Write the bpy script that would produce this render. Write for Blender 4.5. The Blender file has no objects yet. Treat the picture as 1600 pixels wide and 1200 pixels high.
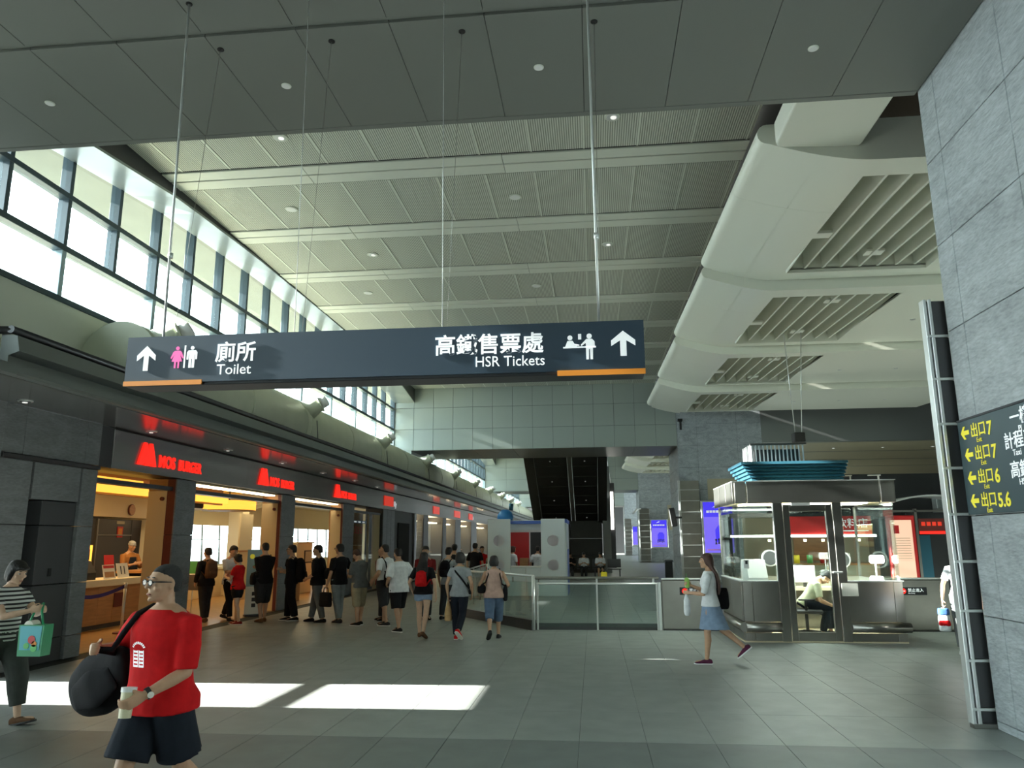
import bpy, bmesh, math, random
from math import sin, cos, pi, radians, atan2, sqrt
from mathutils import Vector, Matrix

random.seed(7)
S = bpy.context.scene
C = S.collection

# ---------------------------------------------------------------- camera, sky, sun, exposure
cam_d = bpy.data.cameras.new('camera')
cam = bpy.data.objects.new('camera', cam_d); C.objects.link(cam)
YAW, PITCH, ROLL, FPX = -0.1038223, 0.2038757, -0.0057525, 1184.647
_fw = Vector((sin(YAW) * cos(PITCH), cos(YAW) * cos(PITCH), sin(PITCH)))
_rt = Vector((cos(YAW), -sin(YAW), 0)); _up = _rt.cross(_fw)
_r2 = _rt * cos(ROLL) + _up * sin(ROLL); _u2 = -_rt * sin(ROLL) + _up * cos(ROLL)
_m = Matrix((_r2, _u2, -_fw)).transposed().to_4x4(); _m.translation = (0, 0, 1.8)
cam.matrix_world = _m
cam_d.sensor_width = 36; cam_d.lens = 36 * FPX / 1600
cam_d.clip_start = 0.05; cam_d.clip_end = 600
S.camera = cam

world = bpy.data.worlds.new('sky'); S.world = world; world.use_nodes = True
wn = world.node_tree.nodes; wl = world.node_tree.links
for n in list(wn): wn.remove(n)
wo = wn.new('ShaderNodeOutputWorld'); wb = wn.new('ShaderNodeBackground')
wb.inputs[0].default_value = (0.86, 0.98, 1.0, 1); wb.inputs[1].default_value = 6.0
wl.new(wb.outputs[0], wo.inputs[0])

sun_d = bpy.data.lights.new('sun', 'SUN'); sun = bpy.data.objects.new('sun', sun_d); C.objects.link(sun)
sun_d.energy = 45; sun_d.angle = radians(0.6); sun_d.color = (1, 0.97, 0.9)
sun.rotation_euler = Vector((1, 0.025, -0.375)).to_track_quat('-Z', 'Y').to_euler()
sun.location = (-30, 10, 15)

S.view_settings.view_transform = 'Standard'; S.view_settings.look = 'None'
S.view_settings.exposure = 0.55; S.view_settings.gamma = 1.0
S.view_settings.use_curve_mapping = False

# ---------------------------------------------------------------- materials
MATS = {}
def newmat(name):
    m = bpy.data.materials.new(name); m.use_nodes = True; MATS[name] = m
    nt = m.node_tree; b = nt.nodes['Principled BSDF']
    return m, nt, b
def pm(name, col, rough=0.6, metal=0.0, spec=0.5, noise=0.0, nscale=8.0, bump=0.0, bscale=60.0, emit=None, estr=1.0, stretch=None):
    m, nt, b = newmat(name)
    b.inputs['Base Color'].default_value = (*col, 1)
    b.inputs['Roughness'].default_value = rough; b.inputs['Metallic'].default_value = metal
    b.inputs['Specular IOR Level'].default_value = spec
    if noise or bump:
        tc = nt.nodes.new('ShaderNodeNewGeometry'); src = tc.outputs['Position']
        if stretch:
            mp = nt.nodes.new('ShaderNodeMapping'); mp.inputs['Scale'].default_value = stretch
            nt.links.new(src, mp.inputs[0]); src = mp.outputs[0]
    if noise:
        nz = nt.nodes.new('ShaderNodeTexNoise'); nz.inputs['Scale'].default_value = nscale; nz.inputs['Detail'].default_value = 6
        nt.links.new(src, nz.inputs[0])
        mr = nt.nodes.new('ShaderNodeMapRange'); mr.inputs[1].default_value = 0.3; mr.inputs[2].default_value = 0.7
        mr.inputs[3].default_value = 1 - noise; mr.inputs[4].default_value = 1 + noise
        nt.links.new(nz.outputs[0], mr.inputs[0])
        mx = nt.nodes.new('ShaderNodeVectorMath'); mx.operation = 'SCALE'; mx.inputs[0].default_value = col
        nt.links.new(mr.outputs[0], mx.inputs['Scale']); nt.links.new(mx.outputs[0], b.inputs['Base Color'])
    if bump:
        n2 = nt.nodes.new('ShaderNodeTexNoise'); n2.inputs['Scale'].default_value = bscale; n2.inputs['Detail'].default_value = 5
        nt.links.new(src, n2.inputs[0])
        bp = nt.nodes.new('ShaderNodeBump'); bp.inputs['Strength'].default_value = bump; bp.inputs['Distance'].default_value = 0.02
        nt.links.new(n2.outputs[0], bp.inputs['Height']); nt.links.new(bp.outputs[0], b.inputs['Normal'])
    if emit:
        b.inputs['Emission Color'].default_value = (*emit, 1); b.inputs['Emission Strength'].default_value = estr
    return m
def glassmat(name, tint, refl=1.45, rough=0.0, gcol=(1, 1, 1), graze=0.7):
    m, nt, b = newmat(name); nt.nodes.remove(b)
    out = nt.nodes['Material Output']
    t = nt.nodes.new('ShaderNodeBsdfTransparent'); t.inputs[0].default_value = (*tint, 1)
    g = nt.nodes.new('ShaderNodeBsdfGlossy'); g.inputs['Roughness'].default_value = rough; g.inputs[0].default_value = (*gcol, 1)
    lw = nt.nodes.new('ShaderNodeLayerWeight'); lw.inputs[0].default_value = 0.5
    pw = nt.nodes.new('ShaderNodeMath'); pw.operation = 'POWER'; pw.inputs[1].default_value = 4.0
    nt.links.new(lw.outputs['Facing'], pw.inputs[0])
    f = nt.nodes.new('ShaderNodeMath'); f.operation = 'MULTIPLY_ADD'; f.inputs[1].default_value = graze; f.inputs[2].default_value = (refl - 1) * .12
    nt.links.new(pw.outputs[0], f.inputs[0])
    mx = nt.nodes.new('ShaderNodeMixShader')
    nt.links.new(f.outputs[0], mx.inputs[0]); nt.links.new(t.outputs[0], mx.inputs[1]); nt.links.new(g.outputs[0], mx.inputs[2])
    nt.links.new(mx.outputs[0], out.inputs[0])
    return m
def stripemat(name, ca, cb, scale, axis='X', rough=0.7, bump=0.3):
    m, nt, b = newmat(name)
    geo = nt.nodes.new('ShaderNodeNewGeometry'); w = nt.nodes.new('ShaderNodeTexWave')
    w.wave_type = 'BANDS'; w.bands_direction = axis; w.inputs['Scale'].default_value = scale; w.inputs['Distortion'].default_value = 0
    nt.links.new(geo.outputs['Position'], w.inputs[0])
    cr = nt.nodes.new('ShaderNodeValToRGB'); cr.color_ramp.elements[0].color = (*ca, 1); cr.color_ramp.elements[1].color = (*cb, 1)
    cr.color_ramp.elements[0].position = 0.3; cr.color_ramp.elements[1].position = 0.6
    nt.links.new(w.outputs[1], cr.inputs[0]); nt.links.new(cr.outputs[0], b.inputs['Base Color'])
    b.inputs['Roughness'].default_value = rough
    if bump:
        bp = nt.nodes.new('ShaderNodeBump'); bp.inputs['Strength'].default_value = bump; bp.inputs['Distance'].default_value = 0.01
        nt.links.new(w.outputs[1], bp.inputs['Height']); nt.links.new(bp.outputs[0], b.inputs['Normal'])
    return m
def stonemat(name, col, vein=0.45, rough=0.55, bump=0.6):
    m, nt, b = newmat(name)
    geo = nt.nodes.new('ShaderNodeNewGeometry')
    n1 = nt.nodes.new('ShaderNodeTexNoise'); n1.inputs['Scale'].default_value = 2.2; n1.inputs['Detail'].default_value = 8; n1.inputs['Distortion'].default_value = 1.6
    n2 = nt.nodes.new('ShaderNodeTexNoise'); n2.inputs['Scale'].default_value = 26; n2.inputs['Detail'].default_value = 5
    mp = nt.nodes.new('ShaderNodeMapping'); mp.inputs['Rotation'].default_value = (0.6, 0.2, 0.3); mp.inputs['Scale'].default_value = (1, 0.45, 1.6)
    nt.links.new(geo.outputs['Position'], mp.inputs[0])
    nt.links.new(mp.outputs[0], n1.inputs[0]); nt.links.new(mp.outputs[0], n2.inputs[0])
    cr = nt.nodes.new('ShaderNodeValToRGB')
    e = cr.color_ramp.elements
    e[0].position = 0.35; e[0].color = (*[c * (1 - vein * 0.6) for c in col], 1)
    e[1].position = 0.72; e[1].color = (*[min(1, c * (1 + vein)) for c in col], 1)
    ad = nt.nodes.new('ShaderNodeMath'); ad.operation = 'MULTIPLY_ADD'; ad.inputs[1].default_value = 0.5
    ml = nt.nodes.new('ShaderNodeMath'); ml.operation = 'MULTIPLY'; ml.inputs[1].default_value = 0.5
    nt.links.new(n2.outputs[0], ml.inputs[0]); nt.links.new(n1.outputs[0], ad.inputs[0]); nt.links.new(ml.outputs[0], ad.inputs[2])
    nt.links.new(ad.outputs[0], cr.inputs[0]); nt.links.new(cr.outputs[0], b.inputs['Base Color'])
    b.inputs['Roughness'].default_value = rough
    bp = nt.nodes.new('ShaderNodeBump'); bp.inputs['Strength'].default_value = bump; bp.inputs['Distance'].default_value = 0.02
    nt.links.new(n2.outputs[0], bp.inputs['Height']); nt.links.new(bp.outputs[0], b.inputs['Normal'])
    return m

M = {}
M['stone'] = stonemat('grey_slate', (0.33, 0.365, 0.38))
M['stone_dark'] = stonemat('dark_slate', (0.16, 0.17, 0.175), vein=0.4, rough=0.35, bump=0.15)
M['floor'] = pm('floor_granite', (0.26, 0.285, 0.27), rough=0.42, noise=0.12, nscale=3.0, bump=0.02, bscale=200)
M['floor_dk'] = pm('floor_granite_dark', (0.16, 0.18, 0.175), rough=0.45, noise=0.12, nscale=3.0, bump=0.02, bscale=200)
M['joint'] = pm('floor_joint', (0.05, 0.055, 0.05), rough=0.9)
M['shopfloor'] = pm('shop_floor_tile', (0.42, 0.24, 0.08), rough=0.3, noise=0.15, nscale=5)
M['ceil_panel'] = stripemat('slatted_ceiling', (0.26, 0.28, 0.235), (0.60, 0.625, 0.55), 7.9, 'X', 0.6, 0.35)
M['ceil_white'] = pm('ceiling_white', (0.66, 0.69, 0.61), rough=0.45)
M['cloud'] = pm('cream_metal', (0.74, 0.76, 0.67), rough=0.4)
M['black'] = pm('black_gap', (0.012, 0.012, 0.012), rough=0.8)
M['bulk'] = pm('bulkhead_metal', (0.17, 0.18, 0.165), rough=0.5, spec=0.4)
M['alu'] = pm('grey_green_panel', (0.36, 0.41, 0.38), rough=0.32, metal=0.35)
M['alu_dk'] = pm('grey_panel_dark', (0.22, 0.235, 0.23), rough=0.4, metal=0.4)
M['soffit'] = pm('soffit_metal', (0.30, 0.34, 0.335), rough=0.3, metal=0.3)
M['frame'] = pm('window_frame_slate', (0.055, 0.085, 0.105), rough=0.4, metal=0.2)
M['frame_lt'] = pm('window_mullion_skylit', (0.34, 0.45, 0.50), rough=0.35, metal=0.2)  # pale blue has the sky light on the mullion sides painted in
M['pane'] = glassmat('window_glass', (0.93, 0.97, 0.97), 1.3)
M['glass'] = glassmat('rail_glass', (0.90, 0.97, 0.955), 1.5)
M['glass2'] = glassmat('booth_glass', (0.93, 0.98, 0.965), 1.5)
M['glass3'] = glassmat('shop_glass', (0.95, 0.97, 0.95), 1.2, graze=0.2)
M['lens'] = glassmat('spectacle_lens', (0.9, 0.93, 0.95), 1.15, graze=0.2)
M['steel'] = pm('brushed_steel', (0.36, 0.35, 0.32), rough=0.28, metal=0.9, noise=0.06, nscale=3)
M['steel_lt'] = pm('bright_steel', (0.72, 0.74, 0.73), rough=0.3, metal=0.55)
M['steel_dk'] = pm('dark_steel', (0.10, 0.10, 0.105), rough=0.3, metal=0.8)
M['duct'] = pm('duct_cream', (0.52, 0.55, 0.43), rough=0.5, noise=0.05, nscale=2)
M['upstand'] = pm('upstand_cream', (0.66, 0.69, 0.60), rough=0.7)
M['canopy'] = pm('canopy_grey', (0.15, 0.165, 0.16), rough=0.32, metal=0.3)
M['canopy_sof'] = pm('canopy_soffit', (0.20, 0.205, 0.20), rough=0.17, metal=0.5)
M['fascia'] = pm('shop_fascia_metal', (0.34, 0.33, 0.31), rough=0.27, metal=0.75)
M['esc'] = pm('escalator_cladding', (0.035, 0.035, 0.032), rough=0.35, metal=0.5)
M['esc_lt'] = pm('escalator_seam', (0.16, 0.16, 0.15), rough=0.4, metal=0.5)
M['navy'] = pm('sign_navy', (0.022, 0.042, 0.068), rough=0.35)
M['sign_dk'] = pm('sign_body', (0.015, 0.016, 0.02), rough=0.5)
M['white_print'] = pm('white_print', (0.85, 0.87, 0.87), rough=0.5, emit=(0.9, 0.95, 1), estr=0.25)  # print with a faint glow of its own, no lamp behind it
M['pink_print'] = pm('pink_print', (0.85, 0.12, 0.42), rough=0.5, emit=(0.85, 0.12, 0.42), estr=0.2)  # slight glow put into the pink print
M['orange_print'] = pm('orange_print', (0.72, 0.24, 0.02), rough=0.5)
M['yellow_print'] = pm('yellow_print', (0.85, 0.75, 0.05), rough=0.5, emit=(0.9, 0.8, 0.05), estr=0.12)  # slight glow put into the yellow colour
M['navy2'] = pm('exit_sign_slate', (0.035, 0.065, 0.075), rough=0.4)
M['red_lit'] = pm('red_lit_letters', (0.7, 0.02, 0.015), rough=0.4, emit=(1, 0.02, 0.01), estr=0.75)
M['white_lit'] = pm('lamp_lit', (0.9, 0.9, 0.85), emit=(1, 0.97, 0.88), estr=6)
M['lamp_off'] = pm('lamp_glass', (0.8, 0.8, 0.75), rough=0.2, emit=(1, 1, 0.95), estr=0.5)
M['warm_lit'] = pm('warm_light_box', (0.9, 0.5, 0.1), emit=(1, 0.5, 0.06), estr=1.0)
M['warm_white'] = pm('warm_lamp', (0.9, 0.8, 0.6), emit=(1, 0.86, 0.6), estr=4)
M['shop_strip'] = pm('shop_strip_lamp', (0.9, 0.8, 0.6), emit=(1, 0.8, 0.5), estr=9)
M['cream'] = pm('cream_wall', (0.66, 0.5, 0.27), rough=0.6)
M['cream2'] = pm('pale_cream_wall', (0.75, 0.66, 0.45), rough=0.6)
M['wood'] = pm('counter_wood', (0.42, 0.21, 0.08), rough=0.4, noise=0.15, nscale=3, stretch=(1, 1, 8))
M['maroon'] = pm('maroon', (0.13, 0.02, 0.015), rough=0.5)
M['white'] = pm('white_paint', (0.78, 0.79, 0.78), rough=0.5)
M['kiosk'] = pm('kiosk_white', (0.74, 0.80, 0.82), rough=0.4)
M['kiosk_blue'] = pm('kiosk_blue', (0.08, 0.16, 0.55), rough=0.4)
M['blue'] = pm('blue_plastic', (0.03, 0.22, 0.55), rough=0.35)
M['dark'] = pm('dark_wall', (0.022, 0.024, 0.026), rough=0.5)
M['dark2'] = pm('charcoal', (0.05, 0.052, 0.055), rough=0.45)
M['rubber'] = pm('black_rubber', (0.015, 0.015, 0.015), rough=0.6)
M['red'] = pm('red_paint', (0.55, 0.02, 0.02), rough=0.4)
M['purple'] = pm('belt_purple', (0.06, 0.035, 0.16), rough=0.7)
M['green'] = pm('green_sheet', (0.12, 0.5, 0.14), rough=0.5)
M['tan'] = pm('tan_panel', (0.42, 0.38, 0.26), rough=0.5)
M['louvre'] = pm('blue_louvre', (0.05, 0.17, 0.24), rough=0.3, metal=0.5)
M['paper'] = pm('paper', (0.8, 0.78, 0.7), rough=0.7)
M['ground'] = pm('outdoor_paving', (0.12, 0.12, 0.115), rough=0.8, noise=0.1)
M['eave'] = pm('eave_grey', (0.11, 0.125, 0.115), rough=0.6, noise=0.08, nscale=1.5)

# ---------------------------------------------------------------- helpers
def tag(o, label=None, cat=None, group=None, kind=None):
    if label: o['label'] = label
    if cat: o['category'] = cat
    if group: o['group'] = group
    if kind: o['kind'] = kind
    return o
def wm(o):
    m = o.matrix_basis.copy()
    if o.parent: m = wm(o.parent) @ o.matrix_parent_inverse @ m
    return m
def adopt(o, parent):
    if parent is not None:
        o.parent = parent; o.matrix_parent_inverse = wm(parent).inverted()
    return o
def empty(name, loc=(0, 0, 0), label=None, cat=None, group=None, kind=None):
    o = bpy.data.objects.new(name, None); C.objects.link(o); o.location = loc; o.empty_display_size = 0.2
    return tag(o, label, cat, group, kind)
def mobj(name, me, mat, parent=None, loc=(0, 0, 0), rot=None):
    o = bpy.data.objects.new(name, me); C.objects.link(o); o.location = loc
    if rot is not None: o.rotation_euler = rot
    if mat is not None and not me.materials: me.materials.append(mat if not isinstance(mat, str) else M[mat])
    return adopt(o, parent)
def from_py(name, vs, fs, mat, parent=None, smooth=False, loc=(0, 0, 0)):
    me = bpy.data.meshes.new(name); me.from_pydata([tuple(v) for v in vs], [], fs); me.update()
    if smooth: me.polygons.foreach_set('use_smooth', [True] * len(me.polygons))
    return mobj(name, me, mat, parent, loc)
_boxcache = {}
def boxmesh(sx, sy, sz, mat, ch):
    key = (round(sx, 4), round(sy, 4), round(sz, 4), mat, ch)
    if key in _boxcache: return _boxcache[key]
    bm = bmesh.new()
    bmesh.ops.create_cube(bm, size=1)
    bmesh.ops.scale(bm, vec=(sx, sy, sz), verts=bm.verts)
    if ch: bmesh.ops.bevel(bm, geom=bm.edges[:], offset=min(ch, sx * .45, sy * .45, sz * .45), segments=1, affect='EDGES')
    me = bpy.data.meshes.new('box'); bm.to_mesh(me); bm.free(); me.materials.append(M[mat])
    _boxcache[key] = me
    return me
def box(name, x0, x1, y0, y1, z0, z1, mat, parent=None, ch=0.0, rot=None):
    me = boxmesh(x1 - x0, y1 - y0, z1 - z0, mat, ch)
    return mobj(name, me, None, parent, ((x0 + x1) / 2, (y0 + y1) / 2, (z0 + z1) / 2), rot)
def sbox(name, *a, **k):
    o = box(name, *a, **k)
    if o.parent is None: o['kind'] = 'structure'
    return o
def multi(name, boxes, mat, parent=None, kind=None):
    """several boxes that are one part, one mesh"""
    vs = []; fs = []
    for (x0, x1, y0, y1, z0, z1) in boxes:
        b = len(vs)
        vs += [(x0, y0, z0), (x1, y0, z0), (x1, y1, z0), (x0, y1, z0), (x0, y0, z1), (x1, y0, z1), (x1, y1, z1), (x0, y1, z1)]
        fs += [tuple(b + i for i in f) for f in ((0, 3, 2, 1), (4, 5, 6, 7), (0, 1, 5, 4), (1, 2, 6, 5), (2, 3, 7, 6), (3, 0, 4, 7))]
    o = from_py(name, vs, fs, mat, parent)
    if kind: o['kind'] = kind
    return o
def frame_axes(d):
    d = Vector(d).normalized(); a = Vector((0, 0, 1)) if abs(d.z) < 0.95 else Vector((0, 1, 0))
    u = d.cross(a).normalized(); v = u.cross(d).normalized()
    return u, v
def tube(name, pts, r, mat, parent=None, n=10, closed=False, smooth=True):
    pts = [Vector(p) for p in pts]; vs = []; fs = []
    rs = r if isinstance(r, (list, tuple)) else [r] * len(pts)
    N = len(pts); pu = None
    for i, p in enumerate(pts):
        d = (pts[min(i + 1, N - 1)] - pts[max(i - 1, 0)]); d = d if d.length > 1e-9 else Vector((0, 0, 1))
        if pu is None: u, v = frame_axes(d)
        else:
            dn = d.normalized(); u = (pu - dn * pu.dot(dn)).normalized(); v = dn.cross(u) * -1; v = u.cross(dn)
        pu = u
        for k in range(n):
            a = 2 * pi * k / n; vs.append(p + (u * cos(a) + v * sin(a)) * rs[i])
    for i in range(N - 1):
        for k in range(n):
            fs.append((i * n + k, i * n + (k + 1) % n, (i + 1) * n + (k + 1) % n, (i + 1) * n + k))
    fs.append(tuple(range(n))[::-1]); fs.append(tuple((N - 1) * n + k for k in range(n)))
    o = from_py(name, vs, fs, mat, parent)
    bm = bmesh.new(); bm.from_mesh(o.data); bmesh.ops.recalc_face_normals(bm, faces=bm.faces); bm.to_mesh(o.data); bm.free()
    if smooth:
        o.data.polygons.foreach_set('use_smooth', [len(p.vertices) == 4 for p in o.data.polygons])
    return o
def prism(name, outline, a0, a1, axis, mat, parent=None, smooth=False):
    """outline in the two other axes, extruded along axis 0/1/2"""
    n = len(outline); vs = []
    for a in (a0, a1):
        for (p, q) in outline:
            vs.append({0: (a, p, q), 1: (p, a, q), 2: (p, q, a)}[axis])
    fs = [(i, (i + 1) % n, n + (i + 1) % n, n + i) for i in range(n)] + [tuple(range(n))[::-1], tuple(range(n, 2 * n))]
    o = from_py(name, vs, fs, mat, parent)
    bm = bmesh.new(); bm.from_mesh(o.data); bmesh.ops.recalc_face_normals(bm, faces=bm.faces); bm.to_mesh(o.data); bm.free()
    if smooth: o.data.polygons.foreach_set('use_smooth', [len(p.vertices) == 4 for p in o.data.polygons])
    return o
def disc(name, c, r, h, mat, parent=None, n=20, axis=(0, 0, 1)):
    d = Vector(axis).normalized() * h
    return tube(name, [Vector(c), Vector(c) + d], r, mat, parent, n)
def text(name, body, size, origin, right, up, mat, parent=None, ext=0.002, align='LEFT', sx=1.0, bold=0.0):
    cu = bpy.data.curves.new(name, 'FONT'); cu.body = body; cu.size = size; cu.extrude = ext; cu.align_x = align; cu.resolution_u = 3
    cu.offset = bold
    t = bpy.data.objects.new(name, cu)
    me = bpy.data.meshes.new_from_object(t); bpy.data.objects.remove(t); bpy.data.curves.remove(cu)
    me.materials.clear(); me.materials.append(M[mat])
    r = Vector(right).normalized(); u = Vector(up).normalized(); nrm = r.cross(u)
    mt = Matrix((r * sx, u, nrm)).transposed().to_4x4(); mt.translation = origin
    me.transform(mt)
    o = bpy.data.objects.new(name, me); C.objects.link(o)
    return adopt(o, parent)
def poly(name, pts, origin, right, up, mat, parent=None, ext=0.004):
    """flat printed shape: outline (u,v) on a plane, a thin raised plate"""
    r = Vector(right).normalized(); u = Vector(up).normalized(); nrm = r.cross(u); o0 = Vector(origin)
    n = len(pts)
    vs = [o0 + r * p + u * q for p, q in pts] + [o0 + r * p + u * q + nrm * ext for p, q in pts]
    fs = [tuple(range(n))[::-1], tuple(range(n, 2 * n))] + [(i, (i + 1) % n, n + (i + 1) % n, n + i) for i in range(n)]
    o = from_py(name, vs, fs, mat, parent)
    bm = bmesh.new(); bm.from_mesh(o.data); bmesh.ops.recalc_face_normals(bm, faces=bm.faces); bm.to_mesh(o.data); bm.free()
    return o
def circ(cx, cy, r, n=16): return [(cx + r * cos(2 * pi * k / n), cy + r * sin(2 * pi * k / n)) for k in range(n)]
def copy_tree(o, parent=None, off=(0, 0, 0)):
    c = o.copy(); C.objects.link(c)
    if parent is None: c.location = Vector(o.location) + Vector(off)
    else: c.parent = parent
    for ch in [x for x in o.children]: copy_tree(ch, c)
    return c
# ---------------------------------------------------------------- the setting
def proj(p):
    d = Vector(p) - Vector((0, 0, 1.8)); c = d.dot(_fw)
    if c <= 0.1: return None
    return 800 + FPX * d.dot(_r2) / c, 600 - FPX * d.dot(_u2) / c

# floor: slab, single stone tiles near, the further ones joined
floor = sbox('floor', -9.0, 24, -26, 110, -0.3, -0.012, 'joint')
TW, TL, TX0, TY0 = 0.612, 1.224, -0.18, 7.48
near = []; far = []
for j in range(-2, 24):
    y0 = TY0 + j * TL
    for i in range(-14, 30):
        x0 = TX0 + i * TW
        if x0 < -8.6 or x0 > 16: continue
        p = proj((x0 + TW / 2, y0 + TL / 2, 0))
        vis = p is not None and -60 < p[0] < 1660 and p[1] < 1260
        if vis and len(near) < 290 and y0 < 21: near.append((x0, y0))
        else: far.append((x0, y0))
for x0, y0 in near:
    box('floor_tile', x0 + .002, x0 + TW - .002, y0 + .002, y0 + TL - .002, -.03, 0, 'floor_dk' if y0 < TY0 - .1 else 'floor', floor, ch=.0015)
vs = []; fs = []
for x0, y0 in far:
    b = len(vs); a, c, d, e = x0 + .002, x0 + TW - .002, y0 + .002, y0 + TL - .002
    vs += [(a, d, 0), (c, d, 0), (c, e, 0), (a, e, 0)]; fs.append((b, b + 1, b + 2, b + 3))
o = from_py('floor_tiles_far', vs, fs, 'floor', floor); o['kind'] = 'stuff'
box('floor_surface_far', -8.6, 24, TY0 + 24 * TL, 110, -.02, -0.001, 'floor', floor)
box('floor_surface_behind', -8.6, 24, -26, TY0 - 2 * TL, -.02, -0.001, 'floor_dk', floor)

# ---- right stone column beside the camera, and the columns further along
ZS = [0.0, .08, 1.05, 2.02, 2.985, 3.95, 4.91, 5.87, 6.84, 7.8, 8.8]
def stone_column(name, x0, x1, y0, y1, ysplits, xsplits, label=None):
    c = sbox(name, x0 + .03, x1 - .03, y0 + .03, y1 - .03, 0, 8.8, 'black')
    for k in range(len(ZS) - 1):
        z0, z1 = ZS[k] + .004, ZS[k + 1] - .004
        for a, b in zip(ysplits[:-1], ysplits[1:]):
            box('stone_panel', x0, x0 + .03, a + .004, b - .004, z0, z1, 'stone', c, ch=.004)
        for a, b in zip(xsplits[:-1], xsplits[1:]):
            box('stone_panel', a + .004, b - .004, y0, y0 + .03, z0, z1, 'stone', c, ch=.004)
    return c
stone_column('wall_right', 3.81, 7.45, 3.0, 8.24, [3.0, 4.0, 5.3, 6.6, 7.88, 8.24], [3.81, 5.6, 7.45])
stone_column('wall_right_far_column', 3.81, 7.45, 34.0, 38.0, [34.0, 34.5, 36.2, 38.0], [3.81, 4.67, 6.4, 7.45])
stone_column('wall_right_third_column', 3.81, 7.45, 64.0, 68.0, [64.0, 66, 68.0], [3.81, 5.6, 7.45])
stone_column('wall_right_last_column', 3.81, 7.45, 94.0, 98.0, [94.0, 98.0], [3.81, 7.45])

def casing(name, x0, x1, y0, y1, label, lit_front=True):
    c = empty(name, ((x0 + x1) / 2, (y0 + y1) / 2, 0)); tag(c, label, 'casing')
    zs = [0, .17, .62, 1.09, 1.57, 2.04, 2.51, 2.97, 3.45, 3.92, 4.33]
    for a, b in zip(zs[:-1], zs[1:]):
        box('panel', x0 + .02, x1 - .02, y0 + .012, y1, a + .015, b - .015, 'steel_dk' if x1 - x0 < .6 else 'steel', c, ch=.006)
    for z in zs[1:-1]:
        box('band', x0 - .01, x1, y0 - .012, y1, z - .014, z + .014, 'steel_lt', c, ch=.004)
    for dx in (0, .05):
        box('corner_trim', x0 - .012 + dx, x0 + .022 + dx, y0 - .006 - dx * .1, y0 + .1, .02, 4.33, 'steel_lt', c, ch=.004)
    box('base', x0 - .02, x1, y0 - .03, y1, 0, .04, 'steel', c)
    return c
casing('column_casing', 3.62, 3.86, 8.28, 8.335, 'dark metal casing with pale bands behind the grey stone wall')
casing('column_casing', 3.72, 4.62, 33.75, 33.98, 'brown metal casing with pale rungs on the column behind the booth')
casing('column_casing', 3.72, 4.62, 63.75, 63.98, 'banded metal casing on the second column down the concourse')
casing('column_casing', 3.72, 4.62, 93.75, 93.98, 'banded metal casing on the furthest visible column')

# ---- bulkhead across the top of the picture
bulk = sbox('ceiling_bulkhead', -9.6, 3.80, 3.5, 8.26, 6.82, 8.9, 'black')
xs = [3.805 - .945 * k for k in range(0, 15)]
for a, b in zip(xs[1:], xs[:-1]):
    box('soffit_panel', a + .003, b - .003, 6.405, 8.20, 6.78, 6.82, 'bulk', bulk, ch=.003)
    box('soffit_panel', a + .003, b - .003, 3.5, 6.335, 6.78, 6.82, 'bulk', bulk, ch=.003)
box('groove', -9.6, 3.80, 6.335, 6.405, 6.815, 6.825, 'bulk', bulk)
box('edge_trim', -9.6, 3.80, 8.212, 8.30, 6.78, 8.9, 'bulk', bulk, ch=.006)
for x, y, n in ((-6.11, 7.32, 'leftmost'), (-3.27, 7.3, 'second'), (-.45, 7.28, 'third'), (2.4, 7.28, 'rightmost')):
    e = empty('speaker_disc', (x, y, 6.77), {'leftmost': 'small white round disc in the dark soffit, leftmost of four', 'second': 'small white round disc in the dark soffit, second from left',
              'third': 'small white round disc in the dark soffit, third from left', 'rightmost': 'small white round disc in the dark soffit, rightmost of four'}[n], 'ceiling disc', 'discs in the dark soffit')
    disc('cover', (x, y, 6.768), .045, .012, 'white', e, 18); disc('rim', (x, y, 6.774), .055, .008, 'ceil_white', e, 18)

# ---- main slatted ceiling
ceil = sbox('ceiling', -8.1, 2.95, 8.3, 34.0, 8.775, 8.9, 'ceil_white')
sbox('ceiling_behind', -9.0, 24, -26, 3.5, 8.775, 8.9, 'ceil_white')
sbox('ceiling_plenum', 2.95, 24, 3.5, 110, 9.0, 9.1, 'black')
sbox('ceiling_far', -9.0, 2.95, 34, 110, 8.775, 8.9, 'ceil_white')
xs = [-8.1] + [-.94 + .955 * k for k in range(-7, 5)] + [2.95]
for k in range(-2, 8):
    yb = 12.65 + 2.82 * k
    for a, b in zip(xs[:-1], xs[1:]):
        y0, y1 = yb + .78, min(yb + 2.81, 33.95)
        if y0 < 8.4: y0 = 8.4
        if y1 - y0 > .2 and b < 2.9: box('seam_strip', b - .016, b + .016, y0, y1, 8.738, 8.78, 'ceil_white', ceil)
        if y1 - y0 > .2: box('ceiling_panel', a + .014, b - .014, y0, y1, 8.745, 8.78, 'ceil_panel', ceil, ch=.004)
    if yb > 8.4 and yb < 33.2:
        box('shadow_gap', -8.1, 2.95, yb, yb + .77, 8.762, 8.78, 'black', ceil)
        for a, b in ((.05, .36), (.405, .735)):
            for c, d in ((-8.08, -5.3), (-5.29, -1.5), (-1.49, 2.95)):
                box('ceiling_band', c, d, yb + a, yb + b, 8.73, 8.765, 'ceil_white', ceil, ch=.004)
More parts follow.
